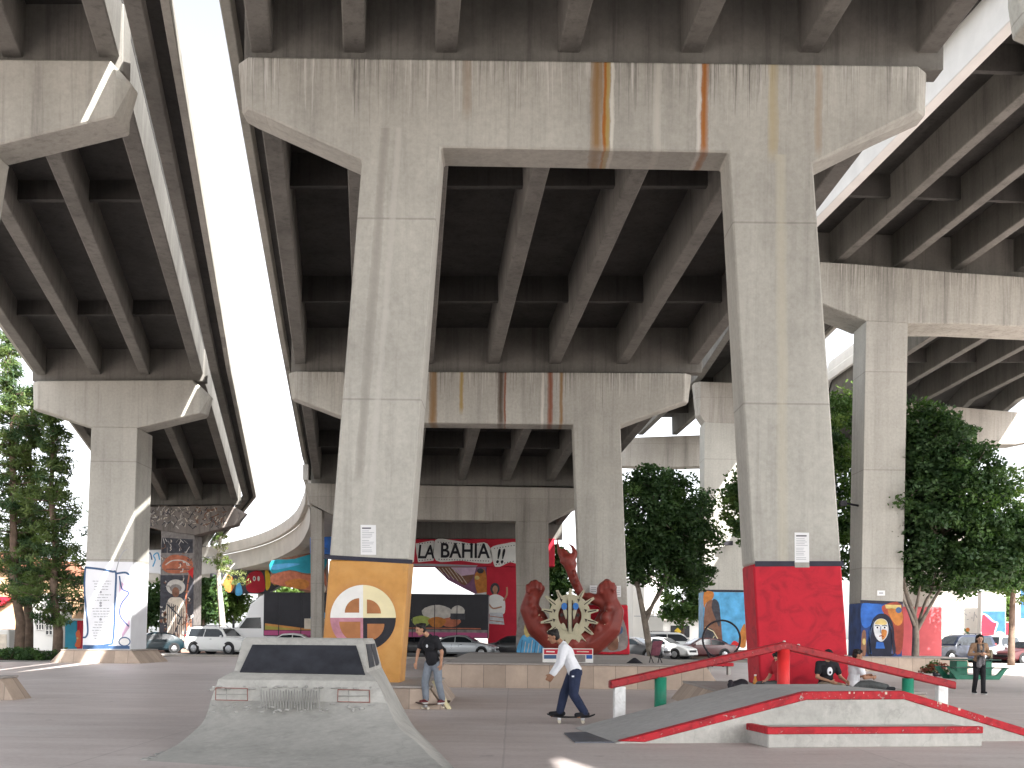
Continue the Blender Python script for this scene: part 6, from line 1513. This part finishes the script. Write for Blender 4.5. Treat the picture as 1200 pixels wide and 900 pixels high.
# skater in black
D1 = 22.05; z0 = .125
p1 = person('young man in black t-shirt and grey jeans riding a skateboard with arms hanging', (P(507, 830, D1).x, D1, 0), R(222),
    dict(pelvis=(0, 0, .93), chest=(.10, 0, 1.27), neck=(.15, 0, 1.47), head=(.29, -.04, 1.585), face=(1, -.25, -.25), shL=(.07, .185, 1.405), shR=(.10, -.185, 1.405), elL=(-.03, .235, 1.14), wrL=(-.03, .21, .91), elR=(.20, -.23, 1.15), wrR=(.29, -.18, .93), hipL=(-.03, .09, .90), hipR=(.03, -.09, .90), knL=(-.05, .11, .55), knR=(.12, -.10, .55), anL=(-.16, .10, .21), toL=(-.06, .16, z0), anR=(.10, -.09, .21), toR=(.24, -.05, z0)),
    SK1, C_black, C_jean, C_shoered, sole=C_sole, loose=1.05)
lgm = MB(); lgm.ball((.215, .07, 1.26), (.012, .03, .035), n=10, m=6); lgm.build('chest_emblem', C_white, p1, world=False)
# skater in white
D2 = 18.9
p2 = person('young man in white long-sleeved top and navy trousers crouching on a skateboard', (P(670, 848, D2).x, D2, 0), R(180),
    dict(pelvis=(-.04, 0, .90), chest=(.10, 0, 1.19), neck=(.20, 0, 1.375), head=(.325, 0, 1.475), face=(1, .0, -.30), shL=(.14, .18, 1.30), shR=(.17, -.18, 1.30), elL=(.20, .235, 1.03), wrL=(.33, .19, .83), elR=(.22, -.22, 1.03), wrR=(.36, -.15, .83), hipL=(-.05, .09, .86), hipR=(-.02, -.09, .86), knL=(-.02, .12, .50), knR=(.13, -.11, .50), anL=(-.21, .10, .20), toL=(-.10, .16, z0), anR=(.20, -.08, .20), toR=(.34, -.07, z0)),
    SK2, C_white, C_navy, C_black, sleeve='long', loose=1.12, topname='long_sleeved_top')
lgm = MB(); lgm.box(-.02, .02, .205, .218, .80, .825); lgm.build('pocket_tab', C_white, p2, world=False)
M_deckw = paint('skate_deck', (.10, .075, .06), .6, .3, 5); M_wheelc = paint('skate_wheel', (.55, .50, .40), .5, .1, 5)
def skateboard(label, loc, rz, under):
    t = thing('skateboard', label, 'skateboard', loc, rz, 'skateboards in use')
    mb = MB(); rings = []
    for x, z, w_ in ((-.41, .152, .05), (-.38, .138, .085), (-.30, .108, .10), (-.2, .10, .102), (.2, .10, .102), (.30, .108, .10), (.38, .138, .085), (.41, .152, .05)): rings.append([(x, -w_, z), (x, w_, z), (x, w_, z + .014), (x, -w_, z + .014)])
    mb.loft(rings); mb.build('deck', under, t, world=False, bevel=.004)
    for x in (-.2, .2):
        mb = MB(); mb.tube([(x, -.075, .055), (x, .075, .055)], .012, 8); mb.box(x - .03, x + .03, -.028, .028, .055, .0995); mb.build('truck', M_rim, t, world=False)
        for y in (-.085, .085):
            mb = MB(); mb.tube([(x, y - .018, .032), (x, y + .018, .032)], .028, 16); o = mb.build('wheel', M_wheelc, t, world=False)
    return t
skateboard('skateboard under the young man in the black t-shirt', (P(507.5, 832, D1).x, D1, .004), R(224), M_deckw)
skateboard('skateboard with a pale-wheeled dark deck under the crouching young man in white', (P(669, 850, D2).x, D2, .004), R(180), C_black)
# seated group on the planter of the red leg
zs = .44
def seat(dx=0, lean=0, arms=None, hd=(.10, 0, .78), face=(1, 0, -.5)):
    J = dict(pelvis=(0, 0, zs + .12), chest=(.05 + lean, 0, zs + .42), neck=(.07 + lean, 0, zs + .60), head=(hd[0] + lean, hd[1], zs + hd[2] - .06), face=face, shL=(.05 + lean, .18, zs + .545), shR=(.05 + lean, -.18, zs + .545), hipL=(.03, .09, zs + .10), hipR=(.03, -.09, zs + .10), knL=(.46, .14, zs + .10), knR=(.46, -.14, zs + .10), anL=(.44, .13, .09), anR=(.44, -.13, .09), toL=(.58, .14, .02), toR=(.58, -.14, .02))
    J.update(arms); return J
Ds = 22.56
person('seated young man in black t-shirt with white print and a dark cap', (P(966, 795, Ds).x, Ds - .1, 0), R(-80), seat(arms=dict(elL=(.10, .27, zs + .28), wrL=(.30, .30, zs + .20), elR=(.12, -.24, zs + .28), wrR=(.30, -.05, zs + .20)), face=(1, .25, -.55)), SK1, C_black, C_khaki, C_black, cap_m=C_black)
s1 = bpy.data.objects[-1] if False else [o for o in bpy.data.objects if o.get('label', '').startswith('seated young man in black')][0]
lgm = MB(); lgm.loft([[(x, y, z) for y, z in circle(0, zs + .40, .055, 14, ry=.085)] for x in (.16, .192)]); lgm.build('print', C_white, s1, world=False)
lgm = MB(); lgm.loft([[(x, y, z) for y, z in circle(0, zs + .375, .025, 10, ry=.03)] for x in (.19, .196)]); lgm.build('print_centre', C_black, s1, world=False)
person('seated young man in white t-shirt turned to the right with legs stretched out', (P(1001, 795, Ds).x, Ds + .1, 0), R(8), {**seat(arms=dict(elL=(.14, .25, zs + .27), wrL=(.34, .12, zs + .30), elR=(.13, -.26, zs + .27), wrR=(.32, -.20, zs + .28)), face=(1, -.3, -.3)), **dict(knL=(.44, .12, zs + .14), knR=(.44, -.14, zs + .12), anL=(.80, .12, zs + .07), anR=(.62, -.12, zs + .08), toL=(.9, .13, zs + .03), toR=(.74, -.12, zs + .03))}, SK2, C_white, C_grey, C_black)
person('person in a red t-shirt leaning on one arm behind the red post', (P(918, 795, Ds).x, Ds + .1, 0), R(195), seat(lean=.02, arms=dict(elL=(.20, .26, zs + .30), wrL=(.08, .36, zs + .12), elR=(.16, -.24, zs + .26), wrR=(.34, -.10, zs + .16)), hd=(.06, 0, .72), face=(1, 0, -.7)), SK3, C_redt, C_grey, C_black)
# woman walking
DW = 30.6
wo = person('woman in tan jacket, black top and patterned scarf walking past the picnic table', (P(1147, 815, DW).x, DW, 0), R(-93),
    dict(pelvis=(0, 0, .92), chest=(.03, 0, 1.24), neck=(.02, 0, 1.42), head=(.04, 0, 1.53), face=(1, -.1, -.15), shL=(.0, .17, 1.36), shR=(.0, -.17, 1.36), elL=(.02, .27, 1.10), wrL=(.22, .10, 1.12), elR=(.02, -.27, 1.10), wrR=(.22, -.06, 1.12), hipL=(0, .085, .89), hipR=(0, -.085, .89), knL=(.06, .09, .48), knR=(.02, -.09, .48), anL=(.08, .09, .09), anR=(-.12, -.09, .10), toL=(.20, .10, .02), toR=(.02, -.10, .02)),
    SK3, C_tan, C_black, C_black, sleeve='long', hair='long', sole=C_sole, loose=.98, topname='jacket', women=True)
t = MB(); t.ball((.085, 0, 1.2), (.075, .085, .19)); fused(t, 'black_top', C_black, wo, .014, 2)
t = MB(); t.cap((.10, .06, 1.36), (.15, .04, 1.05), .04, .05); t.cap((.10, -.06, 1.36), (.15, -.05, 1.0), .04, .06); t.cap((.15, -.05, 1.02), (.15, -.06, .80), .06, .07); t.cap((.15, .05, 1.05), (.15, .05, .86), .05, .06); fused(t, 'scarf', C_scarf, wo, .014, 2)
t = MB(); t.box(-.06, .10, .25, .34, 1.0, 1.24); t.build('handbag', C_khaki, wo, world=False, bevel=.03)
